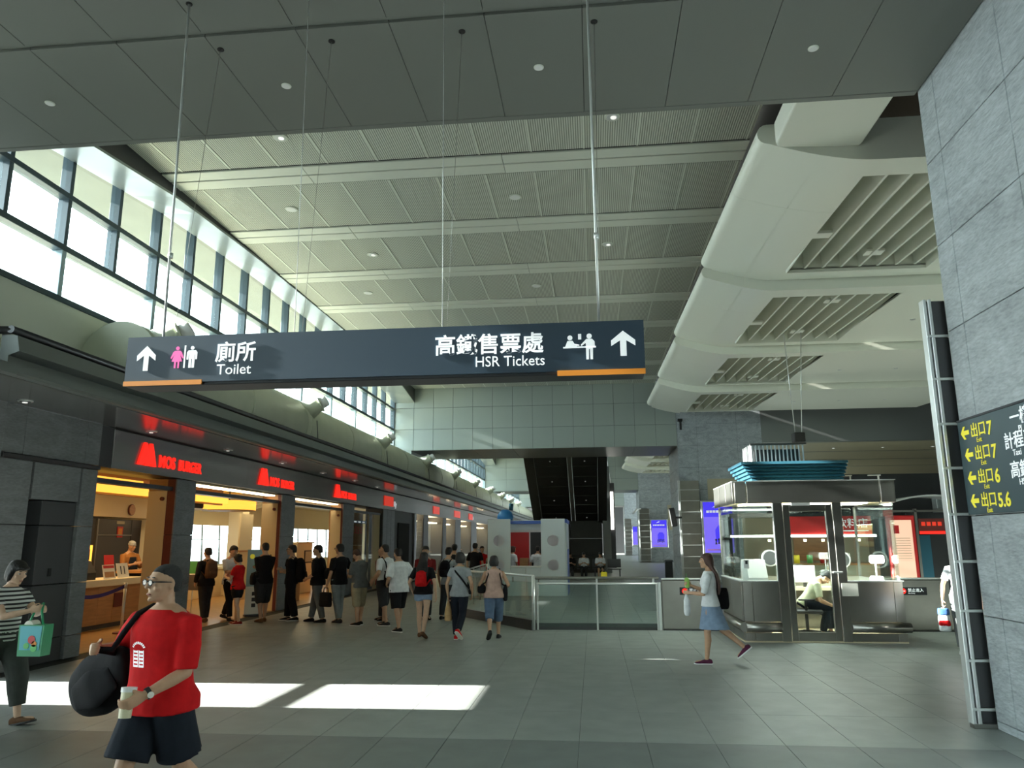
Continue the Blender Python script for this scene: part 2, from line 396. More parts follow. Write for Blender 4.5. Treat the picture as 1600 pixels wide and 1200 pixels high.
# downlights and discs in the ceiling
cl = [(-5.27, 11.64, 1), (.5, 11.63, 1), (-6.21, 14.48, 0), (-1.42, 14.45, 0), (-5.24, 17.23, 1), (.52, 17.25, 1), (-6.2, 20.09, 0), (-1.39, 20.06, 0)]
lab = ['glassy downlight in the slatted ceiling above the left hanger rod', 'glassy downlight in the slatted ceiling right beside the dark soffit',
       'round white speaker in the second slatted row on the left', 'round white speaker in the second slatted row near its middle',
       'glassy downlight in the third slatted row on the left', 'glassy downlight in the third slatted row on the right',
       'round white speaker in the fourth slatted row on the left', 'round white speaker in the fourth slatted row near its middle']
for (x, y, lit), lb in zip(cl, lab):
    e = empty('ceiling_downlight' if lit else 'ceiling_speaker', (x, y, 8.74), lb, 'downlight' if lit else 'speaker', 'fittings in the slatted ceiling')
    disc('rim', (x, y, 8.728), .13, .018, 'ceil_white', e, 24)
    if lit:
        disc('reflector', (x, y, 8.722), .10, .01, 'steel_lt', e, 20); disc('lamp', (x + .02, y, 8.712), .05, .012, 'lamp_off', e, 14)
    else:
        disc('grille', (x, y, 8.722), .105, .008, 'white', e, 20)

# ---- clerestory windows on the left, one bay after the other
WX = -9.05
def window_bay(name, y0, y1, first, pitch):
    w = empty(name, (WX, y0, 5.9)); w['kind'] = 'structure'
    ys = []; y = first
    while y < y1 - .3: ys.append(y); y += pitch
    edge = [y0] + [q for q in ys if q > y0 + .3] + [y1]
    low = [y0] + [q for k, q in enumerate(ys) if k % 2 == 1 and q > y0 + .3] + [y1]
    for q in edge: box('mullion', WX - .17, WX + .04, q - .045, q + .045, 6.83, 9.2, 'frame', w, ch=.006)
    for q in low: box('mullion', WX - .17, WX + .04, q - .055, q + .055, 5.92, 6.83, 'frame_lt', w, ch=.006)
    for z, h in ((5.92, .05), (6.83, .055), (7.78, .05)): box('transom', WX - .16, WX + .05, y0, y1, z - h, z + h, 'frame', w, ch=.006)
    for za, zb, ee in ((5.97, 6.775, low), (6.885, 7.73, edge), (7.83, 9.2, edge)):
        for a, b in zip(ee[:-1], ee[1:]): box('pane', WX - .08, WX - .068, a + .045, b - .045, za, zb, 'pane', w)
    return w
window_bay('window_0', -26, 3.4, -24.6, 1.385)
window_bay('window_1', 8.32, 33.95, 10.18, 1.385)
window_bay('window_2', 38.0, 63.95, 39.5, 1.385)
window_bay('window_3', 68.0, 93.95, 69.5, 1.385)
sbox('wall_left_upstand', -9.25, -9.03, 6.4, 98, 3.9, 5.88, 'upstand'); sbox('wall_left_upstand_behind', -9.25, -9.03, -26.0, 3.4, 3.9, 5.88, 'upstand')
def soffit_strip(name, y0, y1):
    n = 26; vs = []; fs = []
    def lerp(tab, t):
        for (t0, a), (t1, b) in zip(tab[:-1], tab[1:]):
            if t <= t1: return a + (b - a) * (t - t0) / (t1 - t0)
        return tab[-1][1]
    for i in range(n + 1):
        t = i / n; y = y0 + (y1 - y0) * t
        zg = lerp([(0, 8.1), (.1, 8.38), (.24, 8.74), (.42, 8.88), (.6, 8.84), (.8, 8.6), (1, 8.1)], t); z = lerp([(0, 8.1), (.08, 8.22), (.2, 8.56), (.34, 8.69), (.55, 8.72), (.8, 8.66), (.92, 8.4), (1, 8.1)], t)
        vs += [(WX + .02, y, zg), (-8.1, y, z), (-8.1, y, z + .05), (WX + .02, y, zg + .05), (-8.1, y, 8.9)]
    for i in range(n):
        a, b = i * 5, i * 5 + 5
        fs += [(a, a + 1, b + 1, b), (a + 1, a + 2, b + 2, b + 1), (a + 2, a + 3, b + 3, b + 2)]
    o = from_py(name, vs, fs, 'soffit'); o['kind'] = 'structure'
    fs2 = [(i * 5 + 2, i * 5 + 4, i * 5 + 9, i * 5 + 7) for i in range(n)]
    from_py('ceiling_side_face', vs, fs2, 'dark2', o)
soffit_strip('trim_1', 8.3, 34.0); soffit_strip('trim_2', 38, 64); soffit_strip('trim_3', 68, 94)
for a, b in ((-26, 6), (6, 34), (34, 64), (64, 98)): sbox('trim_eave', -11.3, WX - .3, a, b, 9.1, 9.25, 'eave')
sbox('wall_left_head', WX - .2, -8.1, -26, 98, 9.0, 9.3, 'dark2')

# ---- cross beams of grey-green metal panels
def beam(name, y, y1, x0, x1, zb, pw=.92, hi=9.0):
    b = sbox(name, x0, x1, y + .03, y1, zb + .03, hi, 'dark2')
    zs = [zb, zb + .97, zb + 1.97, zb + 2.95]
    n = int(round((x1 - x0) / pw)); w = (x1 - x0) / n
    for k in range(n):
        for za, zc in zip(zs[:-1], zs[1:]):
            box('metal_panel', x0 + k * w + .006, x0 + (k + 1) * w - .006, y, y + .03, za + .006, zc - .006, 'alu', b, ch=.004)
    for k in range(0, n, 2):
        box('soffit_panel', x0 + k * w + .006, min(x1, x0 + (k + 2) * w) - .006, y + .01, y1, zb, zb + .03, 'alu_dk', b, ch=.004)
    return b
beam('wall_far_beam', 34.0, 38.0, -9.03, 3.80, 5.87)
beam('wall_second_beam', 64.0, 68.0, -9.03, 3.80, 5.87, 1.84)
beam('wall_last_beam', 94.0, 98.0, -9.03, 3.80, 5.87, 3.2)
for y in (36, 66, 96):
    sbox('wall_left_pilaster', -9.03, -8.2, y - 2.0, y + 2.0, 5.66, 5.87, 'alu')
sbox('wall_end', -16, 24, 109, 109.3, 0, 9, 'dark2')
# right-hand beam, low soffit and walls past the column
sbox('wall_right_beam', 7.45, 24, 34.0, 34.4, 5.95, 9.0, 'alu_dk')
sbox('ceiling_right_low', 7.45, 24, 34.4, 60, 5.95, 6.1, 'tan')
for k in range(3): box('soffit_seam', 7.5, 24, 38 + 4 * k, 38.12 + 4 * k, 5.94, 5.96, 'alu_dk', bpy.data.objects['ceiling_right_low'])
sbox('wall_right_back', 7.45, 24, 59, 59.3, 0, 6, 'dark')
sbox('wall_right_side', 23.7, 24, -26, 60, 0, 9, 'dark2')

# ---- cream wing-shaped ceiling sections on the right
def wing_z(x):
    if x < 4.0: return 7.05 + .36 * ((4.0 - x) / 1.5) ** 1.6
    return 7.05
def wing(name, y0, y1, label, group):
    w = empty(name, (4.6, y0, 7.05), label, 'ceiling panel', group)
    XL, GX0, GX1, XR = 2.45, 4.03, 6.71, 13.5
    zn, zf = -.12, .10                              # near end hangs lower than the far end
    def zadd(y): return zn + (zf - zn) * (y - y0) / (y1 - y0)
    r = .15
    nose = [(XL + r + r * cos(pi / 2 + pi * k / 8), wing_z(XL + r) + r + r * sin(pi / 2 + pi * k / 8), XL + r + (r - .03) * cos(pi / 2 + pi * k / 8), wing_z(XL + r) + r + (r - .03) * sin(pi / 2 + pi * k / 8)) for k in range(8)]
    def strip(nm, xs, ya, yb, m, th=.04, rounded=False):
        prof = [(x, wing_z(x), x, wing_z(x) + th) for x in xs]
        if rounded: prof = nose + prof
        vs = []; fs = []; n = len(prof)
        for y in (ya, yb):
            for p_ in prof: vs.append((p_[0], y, p_[1] + zadd(y)))
        for y in (ya, yb):
            for p_ in prof: vs.append((p_[2], y, p_[3] + zadd(y)))
        for i in range(n - 1):
            fs += [(i, i + 1, n + i + 1, n + i), (2 * n + i, 3 * n + i, 3 * n + i + 1, 2 * n + i + 1), (i, 2 * n + i, 2 * n + i + 1, i + 1), (n + i, n + i + 1, 3 * n + i + 1, 3 * n + i)]
        o = from_py(nm, vs, fs, m, w, smooth=False)
        bm = bmesh.new(); bm.from_mesh(o.data); bmesh.ops.remove_doubles(bm, verts=bm.verts, dist=1e-5); bmesh.ops.recalc_face_normals(bm, faces=bm.faces)
        for e in bm.edges: e.smooth = e.calc_face_angle(0) < .6
        for f in bm.faces: f.smooth = True
        bm.to_mesh(o.data); bm.free()
        return o
    xsA = [XL + .15 + (3.3 - XL - .15) * k / 6 for k in range(7)]
    xsB = [3.305 + (GX0 - 3.305) * k / 5 for k in range(6)]
    ym = y0 + 1.9
    for ya, yb in ((y0, ym), (ym + .006, y1)):
        strip('edge_shell', xsA, ya, yb, 'cloud', rounded=True)
        strip('shell', xsB, ya, yb, 'cloud')
    g0, g1 = y0 + .55, y0 + 4.95
    strip('shell', [GX0, GX1], y0, g0, 'cloud'); strip('shell', [GX0, GX1], g1, y1, 'cloud')
    for a, b in ((GX1, 8.6), (8.606, 11.0), (11.006, XR)): strip('shell', [a, b], y0, y1, 'cloud')
    # front riser, closing the near end
    bot = [(p_[0], p_[1]) for p_ in nose] + [(x, wing_z(x)) for x in xsA + xsB + [XR]]; ztop = bot[0][1]
    bot = [(x, z + zn) for x, z in bot]; n = len(bot)
    vs = [(x, y0 + .004, z) for x, z in bot] + [(max(x, XL + r), y0 + .004, ztop + zn) for x, z in bot]
    fs = [(i, i + 1, n + i + 1, n + i) for i in range(n - 1)]
    from_py('front_riser', vs, fs, 'cloud', w)
    # tongue reaching past the far end
    strip('tongue', [2.66 + (3.85 - 2.66) * k / 6 for k in range(7)], y1 - .05, y1 + .32, 'cloud', th=.05)
    # grille: fins, side boards, small brackets, black back
    box('grille_back', GX0 - .02, GX1 + .02, g0 - .02, g1 + .02, 7.62, 7.65, 'tan', w)
    nf = 7
    for k in range(1, nf + 1):
        x = GX0 + (GX1 - GX0) * k / (nf + .6)
        vsf = [(x - .02, g0, 7.07 + zadd(g0)), (x + .02, g0, 7.07 + zadd(g0)), (x + .02, g1, 7.07 + zadd(g1)), (x - .02, g1, 7.07 + zadd(g1)),
               (x - .02, g0, 7.5), (x + .02, g0, 7.5), (x + .02, g1, 7.5), (x - .02, g1, 7.5)]
        from_py('fin', vsf, [(0, 3, 2, 1), (4, 5, 6, 7), (0, 1, 5, 4), (1, 2, 6, 5), (2, 3, 7, 6), (3, 0, 4, 7)], 'cloud', w)
    for a, b, c, d in ((GX0 - .02, GX0, g0, g1), (GX1, GX1 + .02, g0, g1), (GX0, GX1, g0 - .02, g0), (GX0, GX1, g1, g1 + .02)):
        box('grille_side', a, b, c, d, 7.06, 7.63, 'cloud', w)
    for bx, by in ((GX0 + .17, g0 + 2.6), (GX0 + 1.45, g0 + .7), (GX0 + 1.45, g1 - .7)):
        box('fin_bracket', bx - .17, bx + .17, by - .12, by + .12, 7.10 + zadd(by), 7.16 + zadd(by), 'cloud', w, ch=.01)
    for k, xx in enumerate((7.9, 9.6, 11.3)):
        disc('spot', (xx, y0 + 3.0, 7.035 + zadd(y0 + 3)), .06, .02, 'steel_lt', w, 12)
    return w
wl_ = ['cream wing-shaped ceiling section nearest to the camera, beside the dark soffit', 'second cream wing-shaped ceiling section, with a full slatted grille',
       'third cream wing-shaped ceiling section with slatted grille', 'fourth cream wing-shaped ceiling section, right in front of the stone column']
tgw = empty('ceiling_tongue', (3.25, 8, 7.15), 'cream rounded ceiling tongue poking out past the dark soffit', 'ceiling panel')
tp = prism('tongue_plate', [(2.66, 5.0), (3.85, 5.0), (3.85, 10.05), (3.83, 10.13), (3.78, 10.16), (2.76, 10.05), (2.69, 10.02), (2.66, 9.95)], 7.16, 7.5, 2, 'cloud', tgw)
bv_m = tp.modifiers.new('bevel', 'BEVEL'); bv_m.width = .05; bv_m.segments = 3
for k in range(4): wing('ceiling_wing', 10.1 + 5.65 * k, 10.1 + 5.65 * k + 5.62, wl_[k], 'cream wing ceiling sections')
wl2 = ['cream wing ceiling section past the far beam, nearest of its row', 'cream wing ceiling section past the far beam, second of its row', 'cream wing ceiling section past the far beam, third of its row', 'cream wing ceiling section past the far beam, furthest of its row']
for k in range(4): wing('ceiling_wing', 40.2 + 5.65 * k, 40.2 + 5.65 * k + 5.62, wl2[k], 'cream wing ceiling sections')
for k in range(2): wing('ceiling_wing', 70.2 + 11 * k, 70.2 + 11 * k + 5.62, ['cream wing ceiling section far down the concourse, in front of the last column', 'cream wing ceiling section furthest down the concourse'][k], 'cream wing ceiling sections')

# ---- canopy over the shop fronts
cprof = [(-8.6, 3.83), (-7.0, 3.83), (-6.97, 3.86), (-6.97, 3.95), (-7.13, 3.97), (-7.13, 4.08), (-6.99, 4.13), (-7.04, 4.33), (-7.25, 4.36), (-7.25, 4.1), (-9.0, 4.1), (-9.0, 3.95), (-8.6, 3.95)]
cn = prism('ceiling_canopy', cprof, 8.4, 97, 1, 'canopy'); cn['kind'] = 'structure'
box('canopy_soffit', -8.46, -7.12, 6.0, 97, 3.815, 3.832, 'canopy_sof', cn)
box('canopy_lip_near', -7.12, -6.97, 6.0, 8.4, 3.83, 3.95, 'canopy', cn)
tube('canopy_pipe', [(-7.1, 8.35, 4.4), (-7.1, 97, 4.4)], .05, 'steel_dk', cn, 10)
tube('canopy_pipe_end', [(-7.1, 8.4, 4.4), (-7.5, 8.32, 4.4), (-9.0, 8.3, 4.4)], .05, 'steel_dk', cn, 10)
cls = [(-8.10, 9.97), (-8.07, 13.13), (-8.03, 16.07), (-7.95, 18.92), (-7.96, 21.96), (-7.92, 24.92), (-8.02, 28.01)]
cln = ['over the stone wall at the left edge', 'just above the first red shop sign', 'between the first and second red shop signs', 'above the second red shop sign', 'right past the second red shop sign', 'above the third red shop sign', 'furthest along the canopy']
for (x, y), n in zip(cls, cln):
    e = empty('canopy_downlight', (x, y, 3.81), 'recessed downlight in the canopy ' + n, 'downlight', 'canopy downlights')
    disc('rim', (x, y, 3.804), .10, .012, 'steel_lt', e, 20); disc('reflector', (x, y, 3.800), .075, .006, 'dark2', e, 16); disc('lamp', (x - .02, y + .02, 3.790), .035, .012, 'lamp_off', e, 12)

# ---- air duct with nozzles above the canopy
DX, DZ, DR = -8.2, 4.9, .74
ductl = ['near end of the large cream air duct above the canopy', 'second length of the cream air duct above the shop signs', 'third length of the cream air duct, below the far beam', 'cream air duct length past the far beam', 'furthest length of the cream air duct']
dy = [12.1, 19.3, 26.5, 33.7, 40.9, 98]; ducts = []
for k in range(5):
    d = empty('air_duct', (DX, dy[k], DZ - DR), ductl[k], 'duct', 'lengths of the cream air duct'); ducts.append(d)
    tube('duct_shell', [(DX, dy[k] + .01, DZ), (DX, dy[k + 1] - .01, DZ)], DR, 'duct', d, 40)
    y = dy[k] + .3
    while y < dy[k + 1]:
        if k < 4 or y < 60: tube('duct_joint', [(DX, y, DZ), (DX, y + .05, DZ)], DR + .012, 'duct', d, 40)
        y += 3.6
for k in range(10):
    y = 12.55 + 7.2 * k
    a = Vector((-7.60, y, 5.36)); d = Vector((.80, .25, .52)).normalized()
    e = tube('nozzle', [a - d * .25, a + d * .22, a + d * .28], [.34, .21, .21], 'duct', ducts[min(k, 4)], 20)
    tube('nozzle_collar', [a + d * .26, a + d * .31], .235, 'duct', e, 20)
    tube('nozzle_mouth', [a + d * .3, a + d * .48, a + d * .5], [.17, .15, .12], 'white', e, 20)
    disc('nozzle_hole', a + d * .485, .10, .02, 'dark2', e, 14, d)
    tube('duct_strap', [(-7.44, y + .1, 5.05), (-7.38, y + .1, 4.45)], .012, 'steel_dk', e, 6)

# ---- left stone wall, shop piers, fascia
wl1 = sbox('wall_left', -9.0, -8.82, 10.0, 12.2, 0, 3.82, 'dark')
ys = [10.0, 10.42, 11.82, 12.2]
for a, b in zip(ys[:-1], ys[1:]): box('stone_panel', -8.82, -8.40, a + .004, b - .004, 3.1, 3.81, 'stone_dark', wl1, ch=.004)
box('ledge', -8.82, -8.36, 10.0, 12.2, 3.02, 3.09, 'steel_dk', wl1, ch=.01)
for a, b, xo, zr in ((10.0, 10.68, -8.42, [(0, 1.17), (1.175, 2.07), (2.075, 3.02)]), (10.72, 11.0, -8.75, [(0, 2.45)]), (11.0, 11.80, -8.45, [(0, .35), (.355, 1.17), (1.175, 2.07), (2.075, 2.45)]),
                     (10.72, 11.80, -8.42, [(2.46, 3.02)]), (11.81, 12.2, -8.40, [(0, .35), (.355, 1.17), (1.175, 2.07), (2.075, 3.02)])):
    for z0, z1 in zr: box('stone_panel', -8.82, xo, a + .004, b - .004, z0 + .004, z1 - .002, {-8.75: 'dark', -8.45: 'dark2'}.get(xo, 'stone_dark'), wl1, ch=.004)  # deepest panel is near black: shade of the recess put into its colour
box('door_pull', -8.45, -8.43, 11.3, 11.36, 1.3, 1.42, 'black', wl1)
piers = [(14.85, 15.62, .17, .57), (20.25, 21.2, .09, .53), (25.5, 26.7, .06, .42)]
for k, (a, b, br, cr_) in enumerate(piers):
    p = sbox('wall_shop_pier', -8.5 - cr_, -8.5, a + .03, b - .03, 0, 3.08, 'dark')
    for z0, z1 in ((0, .95), (.955, 1.95), (1.955, 3.08)):
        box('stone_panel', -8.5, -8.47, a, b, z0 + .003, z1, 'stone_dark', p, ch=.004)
        box('stone_panel', -8.5 - br, -8.5, a, a + .03, z0 + .003, z1, 'maroon', p, ch=.004)  # maroon puts warm shop light into the colour of the pier's near face
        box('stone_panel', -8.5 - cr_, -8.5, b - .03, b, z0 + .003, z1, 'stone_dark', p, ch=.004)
    box('cream_jamb', -8.5 - cr_, -8.5 - br, a - .005, a + .03, 0, 2.84, 'cream', p)
    box('jamb_head', -8.5 - cr_, -8.5 - br, a, a + .03, 2.845, 3.08, 'wood', p)
    disc('wall_camera', (-8.5 - br - .08, a - .005, 2.68), .04, .05, 'maroon', p, 12, (0, -1, 0))
fas = sbox('wall_shop_fascia', -9.2, -8.48, 12.5, 97, 3.14, 3.82, 'dark')
ys = [12.62, 18.0, 23.3, 28.6, 34.0, 40, 46, 52, 60, 70, 80, 97]
for a, b in zip(ys[:-1], ys[1:]):
    box('fascia_panel', -8.48, -8.45, a + .004, b - .004, 3.1, 3.79, 'fascia', fas, ch=.004)
box('fascia_return', -8.7, -8.45, 12.25, 12.60, 3.1, 3.81, 'dark2', fas)
box('fascia_soffit', -9.2, -8.5, 12.5, 97, 3.10, 3.14, 'dark2', fas)
box('fascia_shadow_line', -8.47, -8.44, 12.6, 97, 3.795, 3.815, 'black', fas)
# ---------------------------------------------------------------- outside and the wall beside the camera
sbox('floor_outside', -90, -9.0, -60, 140, -.25, -.05, 'ground')
M['red_dim'] = pm('red_plate', (.5, .03, .015), rough=.4, emit=(1, .05, .02), estr=.35)
fw = sbox('wall_left_entrance', -8.7, -8.4, 7.6, 8.5, 0, 3.82, 'stone_dark')
box('wall_piece', -8.7, -8.4, 9.97, 10.0, 0, 3.82, 'stone_dark', fw); box('wall_head', -8.7, -8.4, 8.5, 9.97, 2.72, 3.82, 'stone_dark', fw)
dr = empty('door_1', (-8.5, 9.2, 0)); dr['kind'] = 'structure'
box('transom_bar', -8.56, -8.44, 8.5, 9.97, 1.78, 1.88, 'steel_dk', dr)
for a in (8.5, 9.94): box('door_jamb', -8.56, -8.44, a, a + .03, 0, 2.72, 'steel_dk', dr)
w5 = empty('window_added_4', (-8.5, 0, 0)); w5['kind'] = 'structure'  # unseen glazing added to throw sky light onto the stone column
for k in range(19):
    y = -26 + 1.765 * k
    box('mullion', -8.6, -8.48, y, y + .08, .1, 3.2, 'frame', w5)
    box('pane', -8.55, -8.538, y + .08, y + 1.765, .1, 3.2, 'pane', w5)
box('sill', -8.65, -8.42, -26, 7.6, 0, .1, 'frame', w5); box('head', -8.7, -8.4, -26, 7.6, 3.2, 3.82, 'frame', w5)
sbox('trim_sun_block', -16.5, -8.72, -28, 8.3, 3.3, 3.6, 'eave')  # unseen slab added to keep the sun off the near floor
sbox('trim_sun_block_far', -20, -14.2, 12.2, 60, 3.0, 3.2, 'eave')  # unseen slab added to stop sun entering the shop's rear windows
sbox('wall_left_high', -9.3, -8.7, 6.4, 8.3, 3.6, 9.2, 'upstand'); sbox('wall_left_high_sill', -9.3, -8.7, 3.4, 6.4, 3.6, 4.6, 'upstand'); sbox('wall_left_high_head', -9.3, -8.7, 3.4, 6.4, 6.76, 9.2, 'upstand')
w6 = empty('window_added_5', (-9.0, 4.9, 4.6)); w6['kind'] = 'structure'  # unseen window, added to brighten the stone column's left face
for k in range(3): box('pane', -9.02, -9.008, 3.42 + k, 4.38 + k, 4.6, 6.76, 'pane', w6); box('mullion', -9.08, -8.95, 4.38 + k, 4.42 + k, 4.6, 6.76, 'frame', w6)
sbox('wall_behind', -9.3, 24, -26.2, -25.9, 0, 9.2, 'upstand')

# ---------------------------------------------------------------- shops on the left
sbox('floor_shop', -14.2, -8.55, 12.2, 98, -.2, -.001, 'shopfloor')
vs = []; fs = []
for j in range(14):
    for i in range(9):
        x0, y0 = -14 + .6 * i, 12.25 + .6 * j; b = len(vs)
        vs += [(x0 + .004, y0 + .004, .003), (x0 + .596, y0 + .004, .003), (x0 + .596, y0 + .596, .003), (x0 + .004, y0 + .596, .003)]; fs.append((b, b + 1, b + 2, b + 3))
o = from_py('shop_floor_tiles', vs, fs, 'shopfloor', bpy.data.objects['floor_shop']); o['kind'] = 'stuff'
sbox('ceiling_shop', -14.2, -8.55, 12.2, 98, 3.35, 3.5, 'cream2')
sbox('wall_shop_end', -14.2, -8.9, 12.05, 12.2, 0, 3.5, 'cream')
sbox('wall_shop_partition', -14.2, -9.2, 41.0, 41.15, 0, 3.4, 'cream2')
# back wall with sloping-mullion windows
bw = sbox('wall_shop_back', -14.2, -14.0, 12.2, 23.9, 0, 3.4, 'cream2')
sbox('wall_shop_back_low', -14.2, -14.0, 23.9, 41.0, 0, 1.0, 'cream2'); sbox('wall_shop_back_head', -14.2, -14.0, 23.9, 41.0, 2.42, 3.4, 'cream2')
sbox('wall_shop_back_far', -14.2, -14.0, 41.0, 98, 0, 3.4, 'dark2')
sw = empty('window_6', (-14.1, 26, 1)); sw['kind'] = 'structure'
for k in range(14):
    y = 23.95 + 1.3 * k
    if k < 13: box('pane', -14.12, -14.108, y, y + 1.29, 1.0, 2.42, 'pane', sw)
    tube('mullion', [(-14.05, y + .12, 1.0), (-14.05, y, 2.42)], .035, 'frame_lt', sw, 6)
box('rail', -14.1, -14.06, 23.9, 41.0, 1.9, 1.93, 'frame_lt', sw)
# ceiling ribs, light bands and lamps inside the shop
for k in range(6):
    o = prism('ceiling_rib', [(-13.9, 3.33), (-13.9, 2.9), (-12.6, 3.15), (-10.6, 3.33)], 22.0 + 1.3 * k, 22.15 + 1.3 * k, 1, 'cream2'); o['kind'] = 'structure'
e = empty('light_band', (-9.6, 16, 2.8), 'glowing orange light band over the shop counter', 'light')
box('diffuser', -9.75, -9.6, 12.4, 19.4, 2.80, 2.98, 'warm_lit', e); box('housing', -9.85, -9.75, 12.4, 19.4, 2.76, 3.2, 'wood', e)
box('slim_tube', -9.1, -9.05, 12.5, 14.6, 2.98, 3.02, 'warm_lit', e)
e = empty('pendant_ring', (-10.6, 21.5, 2.75), 'round orange pendant lamp behind the second shop opening', 'lamp')
tube('drum', [(-10.6, 21.5, 2.72), (-10.6, 21.5, 2.98)], .75, 'warm_lit', e, 32); disc('underside', (-10.6, 21.5, 2.70), .74, .02, 'wood', e, 32)
tube('rod', [(-10.6, 21.5, 2.98), (-10.6, 21.5, 3.34)], .02, 'dark', e, 6)
for k, (a, b) in enumerate(((15.68, 20.2), (21.25, 25.45))):
    e = empty('strip_light', (-8.75, (a + b) / 2, 3.05), ['row of white strip lamps under the fascia, over the second shop opening', 'row of white strip lamps under the fascia, over the third shop opening'][k], 'light', 'strip lamps under the shop fascia')
    box('housing', -8.9, -8.6, a, b, 3.06, 3.095, 'cream', e)
    n = 5
    for q in range(n):
        y0 = a + (b - a) * q / n
        box('lamp', -8.86, -8.64, y0 + .05, y0 + (b - a) / n - .05, 3.03, 3.06, 'warm_white', e)
for a, b in ((12.3, 14.85), (15.62, 20.25), (21.2, 25.5), (26.7, 30.4)):
    t = sbox('trim_shop_header', -8.75, -8.55, a, b, 2.84, 2.92, 'steel_dk')
sbox('wall_shop_jamb', -8.66, -8.6, 29.6, 30.5, 0, 2.84, 'cream')
def lamp(name, loc, energy, color, sx, sy, label, rot=(0, 0, 0)):
    L = bpy.data.lights.new(name, 'AREA'); L.energy = energy; L.shape = 'RECTANGLE'; L.size = sx; L.size_y = sy; L.color = color
    e = empty(name, loc, label, 'lamp'); box('housing', loc[0] - sx / 2, loc[0] + sx / 2, loc[1] - sy / 2, loc[1] + sy / 2, loc[2] + .01, loc[2] + .05, 'cream2', e)
    o = bpy.data.objects.new(name + '_glow', L); C.objects.link(o); o.location = loc; o.rotation_euler = rot
    return adopt(o, e)
lamp('kitchen_ceiling_lamp', (-11.2, 16.5, 3.25), 70, (1, .66, .3), 1.0, 4.5, 'flat ceiling lamp over the shop counter')
lamp('dining_ceiling_lamp', (-11.2, 26.5, 3.25), 90, (1, .78, .45), 1.0, 8.0, 'flat ceiling lamp over the dining area')
# counter with till, menu cards, display case
ct = empty('shop_counter', (-11, 16.5, 0), 'wooden shop counter with pale worktop and maroon square', 'counter')
for k in range(6): box('front_board', -10.62, -10.55, 14.2 + .52 * k, 14.715 + .52 * k, .1, .88, 'wood', ct, ch=.004)
box('carcass', -11.2, -10.62, 14.2, 17.32, .0, .96, 'wood', ct); box('worktop', -11.25, -10.5, 14.15, 17.35, .88, 1.03, 'cream2', ct, ch=.01)
box('plinth', -11.2, -10.58, 14.2, 17.32, 0, .1, 'dark2', ct); box('maroon_square', -10.55, -10.53, 16.3, 16.72, .42, .72, 'maroon', ct)
dc = empty('display_case', (-10.9, 17.9, 0), 'dark glass display case at the end of the counter', 'display case')
box('case_body', -11.2, -10.6, 17.38, 18.7, 0, .55, 'wood', dc); box('case_glass', -10.6, -10.585, 17.38, 18.7, .55, 1.1, 'glass', dc); box('case_back', -11.2, -11.15, 17.38, 18.7, .55, 1.1, 'dark', dc)
box('case_top', -11.25, -10.55, 17.36, 18.72, 1.1, 1.16, 'wood', dc)
for z in (.15, .28, .41): box('shelf_strip', -10.6, -10.57, 17.4, 18.68, z, z + .06, 'cream2', dc)
for z in (.75, .92): box('shelf', -11.1, -10.62, 17.4, 18.68, z, z + .015, 'steel_lt', dc)
tl = empty('cash_till', (-10.9, 15.4, 1.03), 'black till with sloping back on the counter', 'till')
prism('till_body', [(-11.15, 1.03), (-10.65, 1.03), (-10.65, 1.18), (-10.8, 1.42), (-10.95, 1.45), (-11.15, 1.2)], 15.1, 15.75, 1, 'rubber', tl); box('screen', -11.0, -10.96, 15.15, 15.7, 1.4, 1.62, 'rubber', tl)
def card(name, x, y, z, w, h, mat, label, lean=.25, cat='menu card', grp='cards on the shop counter', pic=None, yaw=0):
    e = empty(name, (x, y, z), label, cat, grp)
    vs = [(x, y, z), (x, y + w, z), (x - lean * h, y + w, z + h), (x - lean * h, y, z + h)]
    vs += [(a - .012, b, c) for a, b, c in vs]
    from_py('sheet', vs, [(0, 1, 2, 3), (7, 6, 5, 4), (0, 4, 5, 1), (1, 5, 6, 2), (2, 6, 7, 3), (3, 7, 4, 0)], mat, e)
    if pic:
        for (u0, u1, v0, v1, m) in pic:
            q = [(x - lean * h * v + .003, y + w * u, z + h * v) for u, v in ((u0, v0), (u1, v0), (u1, v1), (u0, v1))]
            q += [(a - .002, b, c) for a, b, c in q]
            from_py('print', q, [(0, 1, 2, 3), (7, 6, 5, 4), (0, 4, 5, 1), (1, 5, 6, 2), (2, 6, 7, 3), (3, 7, 4, 0)], m, e)
card('menu_card', -10.62, 16.0, 1.03, .42, .3, 'paper', 'white menu card with food photo on the counter', pic=[(.1, .9, .1, .5, 'wood'), (.05, .95, .75, .95, 'red')])
card('menu_card', -10.62, 16.5, 1.03, .42, .32, 'paper', 'white menu card with two dark columns on the counter', pic=[(.3, .38, .25, .8, 'dark'), (.6, .68, .25, .8, 'dark')])
card('tray', -10.7, 14.4, 1.03, .5, .16, 'red', 'red tray at the near end of the counter', .8, 'tray', None)
card('brochure_rack', -11.0, 16.6, 1.03, .35, .5, 'red', 'red brochure rack behind the menu cards', .15, 'rack', None)
